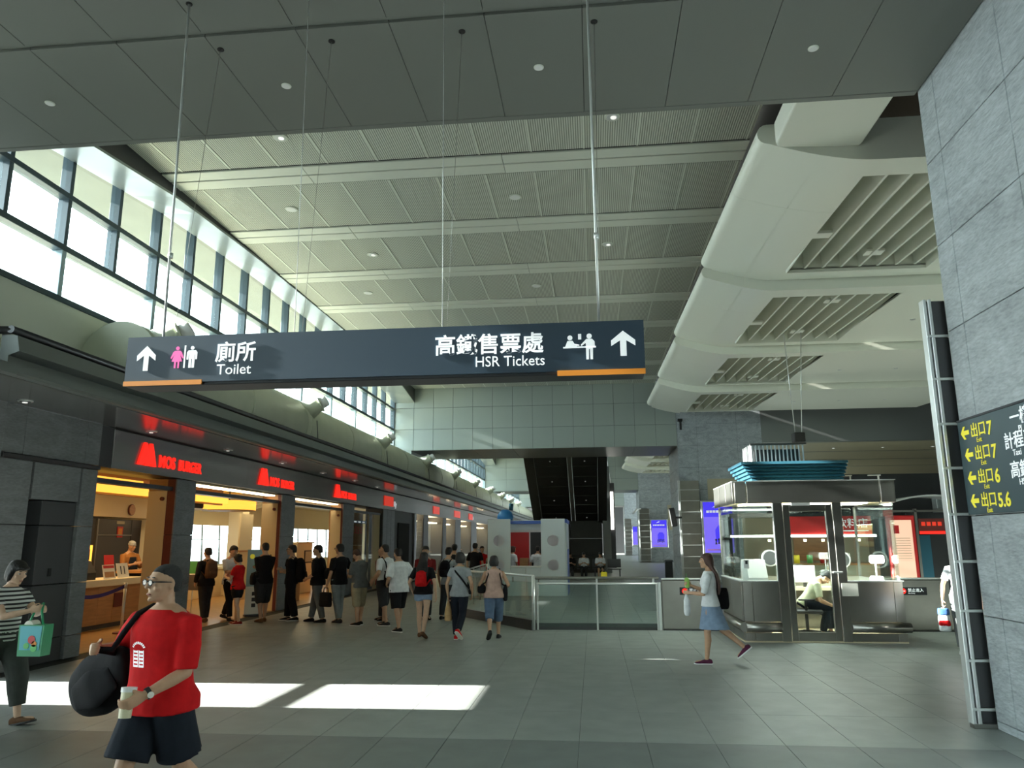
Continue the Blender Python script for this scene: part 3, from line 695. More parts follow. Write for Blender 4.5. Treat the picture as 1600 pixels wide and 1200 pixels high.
# kitchen back wall: dark cupboard doors, poster, round clock
kb = empty('kitchen_cupboard', (-13.2, 20.5, 0), 'tall dark cupboard with a drink poster behind the cook', 'cupboard')
for k, (a, b) in enumerate(((18.6, 19.35), (19.37, 20.9), (20.92, 21.4))): box('door', -13.4, -13.2, a, b, .0, 2.45, 'dark2', kb, ch=.01)
box('seam_rail', -13.2, -13.17, 19.37, 20.9, 2.0, 2.03, 'steel', kb); box('poster', -13.2, -13.185, 20.25, 20.5, 1.95, 2.25, 'red', kb); box('poster_picture', -13.187, -13.18, 20.29, 20.46, 2.0, 2.2, 'orange_print', kb)
box('sticker', -13.2, -13.19, 20.2, 20.55, 2.32, 2.4, 'tan', kb); box('edge_post', -13.25, -13.15, 19.3, 19.36, 0, 2.45, 'steel', kb)
ck = empty('wall_clock', (-13.0, 20.6, 2.75), 'round brown clock on the cream bulkhead above the cupboard', 'clock')
disc('face', (-13.05, 20.6, 2.72), .14, .03, 'wood', ck, 20, (1, 0, 0)); disc('rim', (-13.06, 20.6, 2.72), .16, .025, 'maroon', ck, 20, (1, 0, 0))
sbox('wall_kitchen_bulkhead', -13.6, -13.08, 18.0, 23.2, 2.5, 3.35, 'cream2')
sbox('wall_kitchen_pillar', -13.6, -13.1, 17.2, 18.55, 0, 3.35, 'cream')
pb = empty('picture_board', (-12.4, 17.6, 1.5), 'lit food picture board beside the cupboard', 'board')
box('leg', -12.45, -12.4, 17.66, 17.74, 0, 1.3, 'dark', pb); box('board', -12.45, -12.4, 17.3, 18.1, 1.3, 1.75, 'warm_lit', pb); box('board_picture', -12.4, -12.39, 17.4, 18.0, 1.4, 1.65, 'red', pb)
ss = empty('snack_shelf', (-12.9, 21.8, 0), 'striped red and dark snack shelf right of the cook', 'shelf')
for k in range(9): box('packet_row', -13.0, -12.8, 21.55, 22.1, .9 + .17 * k, 1.03 + .17 * k, 'red' if k in (6, 8) else ('dark' if k % 2 else 'cream2'), ss, ch=.01)
box('uprights', -13.05, -13.0, 21.5, 22.15, .0, 2.5, 'wood', ss)
# dining area: serving counter, cream cabinet, white column, tall box
sc_ = empty('serving_counter', (-13.2, 26.5, 0), 'long pale wooden serving counter below the bright windows', 'counter')
for k in range(7): box('front_board', -12.95, -12.9, 23.0 + k, 23.99 + k, 0, .9, 'cream', sc_, ch=.004)
box('worktop', -13.5, -12.85, 22.9, 30.1, .9, .98, 'cream2', sc_, ch=.01)
cb = empty('cream_cabinet', (-10.9, 27.0, 0), 'cream cabinet standing behind the third shop opening', 'cabinet')
box('body', -11.4, -10.4, 26.4, 27.9, 0, 1.75, 'cream2', cb, ch=.01); box('top', -11.45, -10.35, 26.35, 27.95, 1.75, 1.8, 'cream', cb); box('screen', -10.4, -10.37, 27.1, 27.8, 1.05, 1.5, 'dark', cb); box('screen_picture', -10.37, -10.365, 27.14, 27.76, 1.1, 1.46, 'tan', cb)
st = empty('stool_cabinet', (-9.4, 22.6, 0), 'reddish wooden counter end behind the queue', 'counter')
box('body', -9.9, -9.3, 22.2, 24.0, 0, .95, 'wood', st, ch=.01); box('top', -9.95, -9.25, 22.15, 24.05, .95, 1.0, 'maroon', st); box('magazine', -9.7, -9.45, 22.6, 22.9, 1.0, 1.02, 'paper', st)
wc = sbox('wall_dining_column', -12.6, -12.1, 25.6, 26.1, 0, 3.35, 'cream2')
hb = empty('room_divider', (-11.2, 24.2, 2.2), 'white divider screen beside the cream jamb of the second opening', 'screen')
box('panel', -11.25, -11.2, 23.6, 24.5, 1.55, 2.7, 'cream2', hb); box('trim', -11.25, -11.19, 23.6, 24.5, 1.5, 1.55, 'wood', hb); box('lower_panel', -11.24, -11.21, 23.6, 24.5, 0, 1.5, 'cream', hb)
# air conditioner / projector on the ceiling
pj = empty('ceiling_projector', (-9.8, 18.9, 2.75), 'dark projector box under the ceiling of the second opening', 'projector')
box('body', -10.5, -10.0, 18.2, 18.9, 2.66, 2.82, 'dark', pj, ch=.02); box('shelf', -10.6, -9.95, 18.0, 19.0, 2.62, 2.65, 'white', pj); tube('rod', [(-10.25, 18.5, 2.82), (-10.25, 18.5, 3.35)], .02, 'dark', pj, 6)
# glazed bay with red and teal lettering
gb = empty('glazed_shop_front', (-8.6, 28.4, 0), 'glass shop front with small red and teal lettering after the third opening', 'shop front')
box('pane', -8.62, -8.6, 26.72, 29.6, 0.1, 2.84, 'glass3', gb); box('bottom_rail', -8.64, -8.58, 26.72, 29.6, 0, .1, 'steel_dk', gb)
box('mullion', -8.64, -8.57, 28.85, 28.95, 0.1, 2.84, 'tan', gb); box('teal_plate', -8.595, -8.59, 27.0, 28.6, 2.46, 2.56, 'louvre', gb)
for k in range(4):
    for (u0, u1, v0, v1) in ((0, .2, .2, .24), (.02, .18, .1, .14), (.0, .2, 0, .04), (.08, .12, 0, .24)): poly('red_mark', [(u0, v0), (u1, v0), (u1, v1), (u0, v1)], (-8.592, 26.9 + .32 * k, 2.08 + .02 * (k % 2)), (0, 1, 0), (0, 0, 1), 'red', gb, .003)
for k in range(3): poly('white_mark', [(0, 0), (.28, 0), (.28, .05), (0, .05)], (-8.589, 27.1 + .5 * k, 2.485), (0, 1, 0), (0, 0, 1), 'white_print', gb, .002)
sbox('wall_glazed_bay_back', -9.4, -9.3, 26.75, 30.5, 0, 2.9, 'wood')
for k, z in enumerate((.3, .75, 1.2, 1.65)): 
    o = box('shelf_board', -9.28, -9.0, 28.7, 29.5, z, z + .03, 'cream2', bpy.data.objects['wall_glazed_bay_back'])
# dark stretch with screen, then lit shop windows further on
dk = sbox('wall_shop_dark', -9.2, -8.5, 30.5, 36.4, 0, 3.1, 'dark2')
for k in range(3): box('stone_panel', -8.5, -8.47, 30.52 + .62 * k, 31.12 + .62 * k, .01, 3.08, 'stone_dark', dk, ch=.005)
box('screen_niche', -8.5, -8.46, 33.0, 35.0, 0.3, 2.6, 'black', dk); box('metal_post', -8.52, -8.42, 35.9, 36.3, 0, 3.1, 'steel', dk)
segs = [(36.4, 38.2, 'cream', 'near the dark wall'), (39.3, 43.2, 'cream2', 'with a wide curtain of light'), (44.2, 47.2, 'cream2', 'with pale goods'), (49.2, 53.5, 'cream2', 'further along'), (56, 62, 'cream2', 'furthest along')]
for k, (a, b, m, n) in enumerate(segs):
    e = empty('shop_window', (-8.8, (a + b) / 2, 0), 'warm lit shop window ' + n + ', beyond the queue', 'shop window', 'lit shop windows down the left side')
    box('back_board', -9.5, -9.4, a, b, 0.1, 2.8, m, e); box('pane', -8.55, -8.54, a, b, .1, 2.8, 'glass3', e); box('lamp', -9.3, -8.8, a + .2, b - .2, 2.78, 2.82, 'shop_strip', e)
    box('shelf', -9.4, -9.1, a + .3, b - .3, 1.2, 1.24, 'wood', e); box('poster', -9.4, -9.38, a + (b - a) * .3, a + (b - a) * .7, 1.6, 2.4, 'wood', e); box('frame', -8.57, -8.52, a, a + .08, 0, 2.9, 'steel_dk', e); box('frame', -8.57, -8.52, b - .08, b, 0, 2.9, 'steel_dk', e)
for a, b in ((38.2, 39.3), (43.2, 44.2), (47.2, 49.2), (53.5, 56), (62, 98)): sbox('wall_shop_between', -9.4, -8.5, a, b, 0, 3.1, 'dark2')

# ---------------------------------------------------------------- shop lettering on the fascia
def mos(name, y, label, s=1.0):
    e = empty(name, (-8.44, y, 3.3), label, 'sign', 'red shop signs on the fascia')
    o = (-8.448, y, 3.24); r = (0, 1, 0); u = (0, 0, 1)
    mk = [(0, 0), (.10, .27), (.17, .43), (.24, .43), (.30, .30), (.36, .43), (.43, .43), (.50, .27), (.60, 0), (.44, 0), (.41, .05), (.37, 0), (.23, 0), (.19, .05), (.15, 0)]
    poly('logo', mk, o, r, u, 'red_lit', e, .04)
    text('lettering', 'MOS', .33, (-8.448, y + .72, 3.26), r, u, 'red_lit', e, .02, bold=.008, sx=.88)
    text('lettering', 'BURGER', .30, (-8.448, y + 1.45, 3.26), r, u, 'red_lit', e, .02, bold=.008, sx=.82)
mos('shop_sign', 13.35, 'red lit shop sign with M logo, nearest on the fascia')
mos('shop_sign', 18.6, 'red lit shop sign with M logo, second along the fascia')
mos('shop_sign', 24.4, 'red lit shop sign with M logo, third along the fascia')
def plate_sign(y, a, la, b, label):
    e = empty('shop_sign', (-8.44, y, 3.3), label, 'sign', 'red shop signs on the fascia')
    poly('plate', [(0, 0), (a, 0), (a, .40), (0, .40)], (-8.448, y, 3.24), (0, 1, 0), (0, 0, 1), 'red_dim', e, .03)
    if la: text('lettering', la, .32, (-8.44, y + a + .15, 3.26), (0, 1, 0), (0, 0, 1), b, e, .02)
plate_sign(30.5, 1.4, 'My', 'white_print', 'red plate sign with white lettering beyond the third logo sign')
plate_sign(40.2, 1.6, None, None, 'red plate sign above the first lit shop window')
plate_sign(46.5, 2.0, None, None, 'red plate sign above the second lit shop window')
plate_sign(52.0, 1.6, 'Dr', 'white_print', 'red and white plate sign furthest along the fascia')

# ---------------------------------------------------------------- the hanging direction sign
hs = empty('hanging_sign', (-1.72, 6.0, 3.08), 'long navy hanging sign with white arrows for toilet and tickets', 'sign')
box('cabinet', -3.9, .44, 5.90, 6.16, 3.09, 3.515, 'sign_dk', hs, ch=.006)
box('face', -3.9, .44, 5.88, 5.90, 3.115, 3.515, 'navy', hs)
R_, U_ = (1, 0, 0), (0, 0, 1)
def P_(n, pts, m, ext=.004): return poly(n, pts, (0, 5.879, 0), R_, U_, m, hs, ext)
P_('orange_bar', [(-3.9, 3.09), (-3.21, 3.09), (-3.21, 3.13), (-3.9, 3.13)], 'orange_print', .012); P_('orange_bar', [(-.25, 3.075), (.44, 3.075), (.44, 3.118), (-.25, 3.118)], 'orange_print', .012)
def arrow_up(cx, zb, w, h):
    a = w / 2; t = w * .13
    P_('arrow', [(cx - t, zb), (cx + t, zb), (cx + t, zb + h * .62), (cx + a, zb + h * .40), (cx + a, zb + h * .62), (cx, zb + h), (cx - a, zb + h * .62), (cx - a, zb + h * .40), (cx - t, zb + h * .62)], 'white_print')
arrow_up(-3.72, 3.22, .165, .215); arrow_up(.275, 3.225, .19, .205)
def figure(cx, zb, h, m, skirt=False):
    s = h / 1.0
    P_('figure_head', circ(cx, zb + .90 * s, .085 * s), m)
    if skirt: P_('figure_body', [(cx + a * s, zb + b * s) for a, b in ((-.04, 0), (-.12, 0), (-.12, .30), (-.24, .30), (-.13, .62), (-.20, .50), (-.28, .42), (-.30, .47), (-.20, .72), (-.12, .79), (.12, .79), (.20, .72), (.30, .47), (.28, .42), (.20, .50), (.13, .62), (.24, .30), (.12, .30), (.12, 0), (.04, 0), (.04, .28), (-.04, .28))], m)
    else: P_('figure_body', [(cx + a * s, zb + b * s) for a, b in ((-.02, 0), (-.13, 0), (-.13, .60), (-.16, .60), (-.16, .38), (-.24, .38), (-.24, .70), (-.17, .79), (.17, .79), (.24, .70), (.24, .38), (.16, .38), (.16, .60), (.13, .60), (.13, 0), (.02, 0), (.02, .40), (-.02, .40))], m)
figure(-3.445, 3.235, .19, 'pink_print', True); P_('divider', [(-3.385, 3.235), (-3.372, 3.235), (-3.372, 3.43), (-3.385, 3.43)], 'white_print'); figure(-3.315, 3.235, .19, 'white_print')
text('lettering', '廁所', .178, (-3.11, 5.876, 3.295), R_, U_, 'white_print', hs, .002, bold=.003)
text('lettering', 'Toilet', .125, (-3.09, 5.876, 3.17), R_, U_, 'white_print', hs, .002)
text('lettering', '高鐵售票處', .178, (-1.245, 5.876, 3.29), R_, U_, 'white_print', hs, .002, bold=.003)
text('lettering', 'HSR Tickets', .122, (-.345, 5.876, 3.17), R_, U_, 'white_print', hs, .002, align='RIGHT', sx=.93)
# ticket counter pictogram
P_('figure_head', circ(-.145, 3.385, .02), 'white_print'); P_('figure_body', [(-.185, 3.31), (-.165, 3.36), (-.125, 3.36), (-.11, 3.335), (-.075, 3.315), (-.07, 3.325), (-.10, 3.31)], 'white_print')
P_('counter_line', [(-.2, 3.30), (.06, 3.30), (.06, 3.312), (-.2, 3.312)], 'white_print'); P_('ticket', [(-.08, 3.37), (-.055, 3.37), (-.055, 3.415), (-.08, 3.415)], 'white_print')
P_('figure_head', circ(.008, 3.395, .021), 'white_print'); P_('figure_body', [(-.018, 3.205), (.002, 3.205), (.004, 3.29), (.012, 3.29), (.014, 3.205), (.034, 3.205), (.036, 3.30), (.052, 3.30), (.05, 3.35), (.03, 3.372), (-.015, 3.372), (-.06, 3.325), (-.055, 3.315), (-.02, 3.34)], 'white_print')
# hanger rods with clamps, thin stay wires to a second row of holes
for k, x in enumerate((-3.64, -2.47, -1.2, .09)):
    r = .011 if k in (0, 3) else .0035
    tube('hanger_rod', [(x, 5.97, 3.5), (x - .02, 5.93, 6.79)], r, 'steel_lt', hs, 8)
    disc('rod_hole', (x - .02, 5.93, 6.772), .03, .01, 'black', hs, 12)
    if k in (0, 3): tube('clamp', [(x, 5.965, 4.25), (x, 5.965, 4.3)], .022, 'steel_lt', hs, 8)
    tube('stay_wire', [(x + .01, 6.1, 3.5), ((-3.69, -2.51, -1.17, .14)[k], 6.61, 6.79)], .002, 'steel', hs, 5)
    disc('wire_hole', ((-3.69, -2.51, -1.17, .14)[k], 6.61, 6.772), .034, .01, 'black', hs, 12)

# ---------------------------------------------------------------- exit sign on the stone wall
ex = empty('exit_sign', (3.77, 7.2, 2.03), 'slate blue exit sign with yellow arrows on the grey stone wall', 'sign')
box('panel', 3.765, 3.81, 4.9, 8.19, 2.03, 2.965, 'navy2', ex, ch=.004); box('top_trim', 3.76, 3.81, 4.9, 8.2, 2.965, 2.985, 'sign_dk', ex)
RX, UX = (0, -1, 0), (0, 0, 1)
for z, num, yy in ((2.80, '7', 8.13), (2.575, '7', 8.10), (2.345, '6', 8.10), (2.12, '5.6', 8.10)):
    poly('arrow', [(0, .05), (.06, .115), (.10, .115), (.062, .072), (.165, .072), (.165, .028), (.062, .028), (.10, -.015), (.06, -.015)], (3.764, yy, z - .01), RX, UX, 'yellow_print', ex, .003)
    text('lettering', '出口', .15, (3.762, yy - .20, z - .012), RX, UX, 'yellow_print', ex, .0015, bold=.002)
    text('lettering', 'Exit', .065, (3.762, yy - .30, z - .08), RX, UX, 'yellow_print', ex, .0015)
    text('lettering', num, .18, (3.762, yy - .52, z - .035), RX, UX, 'yellow_print', ex, .0015, bold=.004)
for z, a, b, y in ((2.80, '一樓', 'Pl', 7.2), (2.60, '計程車', 'Taxi', 7.34), (2.34, '高鐵', 'HSR', 7.3)):
    text('lettering', a, .16, (3.762, y, z), RX, UX, 'white_print', ex, .0015, bold=.002)
    text('lettering', b, .08, (3.762, y - .12, z - .08), RX, UX, 'white_print', ex, .0015)
# ---------------------------------------------------------------- escalator underside, far centre
M['lamp_k'] = pm('kiosk_lamp', (.8, .8, .78), emit=(1, .97, .9), estr=3.0)
M['lamp_dim'] = pm('lamp_dim', (.5, .5, .48), emit=(1, 1, .95), estr=.12)
es = empty('escalator', (-1.3, 44, 0), 'dark escalator underside sloping down behind the white kiosk', 'escalator')
def slab_y(name, x0, x1, ya, za, yb, zb, th, mat, parent):
    vs = [(x0, ya, za), (x1, ya, za), (x1, yb, zb), (x0, yb, zb), (x0, ya, za + th), (x1, ya, za + th), (x1, yb, zb + th), (x0, yb, zb + th)]
    return from_py(name, vs, [(0, 3, 2, 1), (4, 5, 6, 7), (0, 1, 5, 4), (1, 2, 6, 5), (2, 3, 7, 6), (3, 0, 4, 7)], mat, parent)
ea, eb = (38.0, 5.95), (44.6, 2.85)
n = 7
for k in range(n):
    t0, t1 = k / n + .004, (k + 1) / n - .004
    f = lambda t: (ea[0] + (eb[0] - ea[0]) * t, ea[1] + (eb[1] - ea[1]) * t)
    for x0, x1 in ((-2.9, -1.24), (-1.0, .3)):
        slab_y('underside_panel', x0 + .01, x1 - .01, *f(t0), *f(t1), .3, 'esc', es)
    if k % 2 == 0:
        for x in (-2.1, -.35):
            y, z = f((t0 + t1) / 2); disc('spot', (x, y, z - .02), .035, .03, 'lamp_dim', es, 10)
slab_y('centre_rib', -1.22, -1.02, 38, 5.93, 44.6, 2.83, .3, 'esc_lt', es)
slab_y('side_board', -3.4, -2.92, 38, 5.85, 44.6, 2.75, 1.3, 'esc', es); slab_y('side_board', .3, .78, 38, 5.85, 44.6, 2.75, 1.3, 'esc', es)
for z0, z1 in ((0, .95), (.96, 1.9), (1.91, 2.9)):
    for x0, x1 in ((-3.4, -1.3), (-1.29, .5)): box('base_panel', x0, x1, 44.5, 45.2, z0, z1, 'esc', es, ch=.01)
box('end_post', .55, 1.0, 44.3, 45.2, 0, 6.0, 'alu_dk', es, ch=.01)
# hanging lamps and posts beside the escalator
hl = empty('tall_light_column', (1.25, 52, 0), 'bright tall light strip right of the dark escalator', 'light')
box('strip', 1.2, 1.38, 52, 52.15, 2.5, 5.0, 'white_lit', hl); box('housing', 1.1, 1.48, 52.15, 52.3, 0, 5.6, 'steel_dk', hl); tube('stay', [(1.25, 52.1, 5.6), (.6, 46, 8.7)], .03, 'steel_lt', hl, 6)

# ---------------------------------------------------------------- blue advertising light boxes on the columns
def adbox(y, label, near):
    e = empty('light_box', (5.3, y, 1.2), label, 'light box', 'blue light boxes on the columns')
    box('frame', 4.63, 6.03, y - .12, y + .1, 1.15, 3.45, 'steel_lt', e, ch=.02)
    for n_, m in (('ad_blue', (.045, .03, .62)), ('ad_violet', (.15, .11, .66))):
        if n_ not in M: M[n_] = pm(n_, (.02, .02, .05), rough=.3, emit=m, estr=1.0 if n_ == 'ad_blue' else .95, noise=0)
    box('header_print', 4.72, 5.94, y - .13, y - .12, 2.75, 3.38, 'ad_blue', e); box('picture_print', 4.72, 5.94, y - .13, y - .12, 1.25, 2.75, 'ad_violet', e)
    if near:
        poly('logo_print', [(0, 0), (.3, .06), (.15, .10), (.35, .16), (.2, .12), (.1, .06)], (5.1, y - .131, 3.15), (1, 0, 0), (0, 0, 1), 'white_print', e, .004)
        [poly('title_print', [(0, 0), (.11, 0), (.11, .10), (0, .10)], (4.85 + .135 * k, y - .131, 2.93), (1, 0, 0), (0, 0, 1), 'white_print', e, .003) for k in range(7)]
        poly('stage_print', [(0, 0), (.5, 0), (.52, .5), (.4, .7), (.12, .7), (-.02, .5)], (5.2, y - .131, 1.7), (1, 0, 0), (0, 0, 1), 'ad_blue', e, .004)
        for k in range(5): poly('figure_print', [(0, 0), (.03, .12), (0, .2), (.05, .24), (.09, .2), (.06, .12), (.09, 0)], (5.15 + .12 * k, y - .135, 1.6 + .02 * (k % 3)), (1, 0, 0), (0, 0, 1), 'dark', e, .003)
        poly('caption_print', [(0, 0), (1.0, 0), (1.0, .03), (0, .03)], (4.82, y - .131, 1.36), (1, 0, 0), (0, 0, 1), 'orange_print', e, .004)
    return e
adbox(33.85, 'blue and violet advertising light box on the column behind the booth', True)
adbox(63.85, 'blue light box on the middle column down the concourse', True)
adbox(93.85, 'small blue light box on the furthest column', False)
tb = empty('tan_board', (6.2, 63.8, 0), 'plain tan board above the light box on the middle column', 'board'); box('board', 6.1, 7.3, 63.8, 63.96, 2.6, 4.6, 'tan', tb)
tb = empty('tan_board', (5.6, 33.8, 0), 'plain tan board on the column above the booth roof', 'board'); box('board', 5.0, 7.4, 33.96, 33.995, 3.5, 4.4, 'tan', tb)
cc = empty('wall_camera', (3.7, 63, 4.0), 'white security camera sticking out of the middle column', 'camera')
tube('camera_body', [(3.2, 62.8, 3.9), (3.6, 62.9, 4.25)], .09, 'white', cc, 10); tube('bracket', [(3.6, 62.9, 4.25), (3.9, 63.7, 4.3)], .04, 'white', cc, 8)
spk = empty('wall_speaker', (3.75, 33.6, 2.2), 'long black speaker hung on the column left of the metal casing', 'speaker')
box('speaker_body', 3.3, 3.55, 33.6, 33.8, 2.35, 3.15, 'rubber', spk, ch=.03, rot=(0, radians(-8), 0)); box('speaker_bracket', 3.55, 3.8, 33.65, 33.75, 2.7, 2.78, 'dark', spk)
bn = empty('litter_bin', (3.1, 33, 0), 'slim black bin beside the far column', 'bin'); box('bin_body', 2.95, 3.25, 33.0, 33.3, 0, .9, 'rubber', bn, ch=.02); box('bin_lid', 2.93, 3.27, 32.98, 33.32, .9, .98, 'dark2', bn, ch=.02)
dome = empty('dome_camera', (3.95, 33.8, 6.6), 'small black rod camera at the top corner of the stone column', 'camera')
tube('rod', [(3.95, 33.75, 6.55), (3.95, 33.75, 7.0)], .05, 'rubber', dome, 8); box('mount', 3.85, 4.05, 33.75, 34.0, 6.95, 7.05, 'rubber', dome)

# ---------------------------------------------------------------- white kiosk with portholes
kx = empty('kiosk', (-2.3, 26.0, 0), 'white exhibition kiosk with round portholes and blue roof trim', 'kiosk')
def plate(name, x0, x1, z0, z1, y0, y1, holes, mat, parent, N=24):
    """upright plate with round holes stacked in z"""
    bm = bmesh.new()
    cx = (x0 + x1) / 2; cuts = [z0]
    for hz, hr in holes: cuts += [hz - hr * 1.25, hz + hr * 1.25]
    cuts.append(z1)
    def quad(a, b, c, d): bm.faces.new([bm.verts.new(p) for p in (a, b, c, d)])
    for i in range(0, len(cuts) - 1):
        za, zb = cuts[i], cuts[i + 1]
        if i % 2 == 0: quad((x0, y0, za), (x1, y0, za), (x1, y0, zb), (x0, y0, zb))
        else:
            hz, hr = holes[i // 2]; o_, i_ = [], []
            for k in range(N):
                a = 2 * pi * k / N; dx, dz = cos(a), sin(a)
                t = min((x1 - cx) / abs(dx) if abs(dx) > 1e-6 else 9, (zb - hz) / abs(dz) if abs(dz) > 1e-6 else 9)
                o_.append((cx + dx * t, y0, hz + dz * t)); i_.append((cx + dx * hr, y0, hz + dz * hr))
            for k in range(N):
                quad(i_[k], o_[k], o_[(k + 1) % N], i_[(k + 1) % N])
            for c, (sx_, sz_) in enumerate(((x1, zb), (x0, zb), (x0, za), (x1, za))):
                a0 = atan2(sz_ - hz, sx_ - cx) % (2 * pi); k = int(a0 / (2 * pi / N))
                bm.faces.new([bm.verts.new(p) for p in (o_[k], (sx_, y0, sz_), o_[(k + 1) % N])])
    bmesh.ops.remove_doubles(bm, verts=bm.verts, dist=1e-4)
    r = bmesh.ops.extrude_face_region(bm, geom=bm.faces[:]); vs = [g for g in r['geom'] if isinstance(g, bmesh.types.BMVert)]
    bmesh.ops.translate(bm, verts=vs, vec=(0, y1 - y0, 0)); bmesh.ops.recalc_face_normals(bm, faces=bm.faces)
    me = bpy.data.meshes.new(name); bm.to_mesh(me); bm.free()
    return mobj(name, me, mat, parent)
plate('left_panel', -3.57, -2.8, 0, 2.52, 26.0, 26.12, [(1.0, .19), (1.80, .19)], 'kiosk', kx)
plate('right_panel', -1.76, -.95, 0, 2.52, 26.0, 26.12, [(1.0, .19), (1.80, .19)], 'kiosk', kx)
for x0, x1 in ((-2.8, -2.29), (-2.28, -1.76)): box('counter_front', x0, x1, 26.05, 26.12, 0, .92, 'kiosk', kx, ch=.006)
for x in (-2.72, -1.86): box('hinge', x - .02, x + .02, 26.03, 26.06, .45, .62, 'steel', kx)
box('counter_top', -2.8, -1.76, 26.02, 26.5, .92, .96, 'white', kx)
box('header', -2.8, -1.76, 26.3, 26.4, 2.16, 2.44, 'kiosk', kx); box('roof_trim', -2.8, -1.76, 26.12, 26.3, 2.36, 2.46, 'kiosk_blue', kx); box('roof_trim', -.95, -.87, 26.0, 28.4, 2.38, 2.5, 'kiosk_blue', kx)
box('side_wall', -.97, -.9, 26.12, 28.4, 0, 2.4, 'kiosk', kx); box('side_print', -.9, -.895, 26.5, 28.3, .0, 1.5, 'kiosk_blue', kx); box('side_wall', -3.57, -3.5, 26.12, 28.4, 0, 2.45, 'kiosk', kx)
box('back_wall', -3.5, -.97, 28.3, 28.4, 0, 2.45, 'white', kx); box('roof', -3.5, -.97, 26.4, 28.4, 2.42, 2.48, 'white', kx); box('red_print', -3.1, -2.35, 28.27, 28.3, .9, 2.1, 'red', kx); box('doorway', -2.3, -1.8, 28.26, 28.3, 0, 2.1, 'dark', kx)
box('shelf', -2.6, -2.3, 27.2, 27.5, 0, 1.2, 'wood', kx); box('lamp', -2.7, -1.8, 26.8, 27.1, 2.38, 2.42, 'lamp_k', kx)
bt = empty('blue_bottle_balloon', (-3.0, 27.2, 2.48), 'big blue bottle-shaped figure standing on the kiosk roof', 'figure')
tube('body', [(-3.1, 27.2, 2.485), (-3.1, 27.2, 2.62), (-3.1, 27.2, 2.78), (-3.1, 27.2, 2.88)], [.26, .3, .24, .12], 'blue', bt, 16); tube('bottle_cap', [(-2.9, 27.2, 2.86), (-2.88, 27.2, 3.1)], .08, 'louvre', bt, 12)

# ---------------------------------------------------------------- glass railing
gr = empty('glass_railing', (0, 16.3, 0), 'straight glass railing with steel posts in front of the kiosk', 'railing')
for x0, x1 in ((-1.16, .02), (.06, 1.24)): box('glass_panel', x0, x1, 16.3, 16.315, .06, .90, 'glass', gr)
for x in (-1.19, .04, 1.26): box('post', x - .018, x + .018, 16.28, 16.33, 0, .93, 'steel_lt', gr, ch=.004)
box('top_rail', -1.25, 1.32, 16.36, 16.44, 1.0, 1.06, 'steel', gr, ch=.02); tube('lower_rail', [(-1.2, 16.3, .92), (1.3, 16.3, .92)], .02, 'steel_lt', gr, 8)
for x in (.04, 1.2): box('rail_bracket', x - .02, x + .02, 16.31, 16.4, .9, 1.02, 'steel_lt', gr)
box('kerb', -1.25, 1.3, 16.32, 16.42, 0, .13, 'steel_dk', gr); box('end_post', 1.28, 1.34, 16.27, 16.42, 0, .95, 'steel_lt', gr, ch=.005)
gl = empty('glass_railing', (-2.3, 17.8, 0), 'slanting glass railing running back towards the shops', 'railing')
A = Vector((-1.27, 16.22, 0)); B = Vector((-3.4, 19.3, 0)); Dv = (B - A); nrm = Vector((-Dv.y, Dv.x, 0)).normalized()
def wallseg(name, A, B, z0, z1, th, mat, parent, t0=0, t1=1):
    a = A + (B - A) * t0; b = A + (B - A) * t1; n_ = Vector((-(b - a).y, (b - a).x, 0)).normalized() * th / 2
    vs = [(p + s).to_tuple()[:2] + (z,) for z in (z0, z1) for p, s in ((a, -n_), (b, -n_), (b, n_), (a, n_))]
    return from_py(name, vs, [(0, 3, 2, 1), (4, 5, 6, 7), (0, 1, 5, 4), (1, 2, 6, 5), (2, 3, 7, 6), (3, 0, 4, 7)], mat, parent)
for t0, t1 in ((.02, .33), (.345, .655), (.67, .98)): wallseg('glass_panel', A, B, .2, .95, .015, 'glass', gl, t0, t1)
wallseg('kerb', A, B, 0, .2, .12, 'steel_dk', gl); tube('handrail', [A + Vector((0, 0, 1.08)), B + Vector((0, 0, 1.08))], .03, 'steel_lt', gl, 10)
tube('post', [A, A + Vector((0, 0, 1.08))], .035, 'steel_lt', gl, 10); tube('post', [B, B + Vector((0, 0, 1.08))], .035, 'steel_lt', gl, 10)
g3 = empty('glass_railing', (-3.5, 22.5, 0), 'glass railing between the slanting railing and the kiosk', 'railing')
A2, B2 = Vector((-3.42, 19.36, 0)), Vector((-3.62, 25.9, 0))
for t0, t1 in ((.01, .24), (.26, .49), (.51, .74), (.76, .99)): wallseg('glass_panel', A2, B2, .05, .98, .015, 'glass', g3, t0, t1)
tube('handrail', [A2 + Vector((0, 0, 1.03)), B2 + Vector((0, 0, 1.03))], .025, 'steel', g3, 8)
for t in (0.0, .25, .5, .75, 1): p = A2 + (B2 - A2) * t; tube('post', [p, p + Vector((0, 0, 1.03))], .02, 'steel', g3, 6)

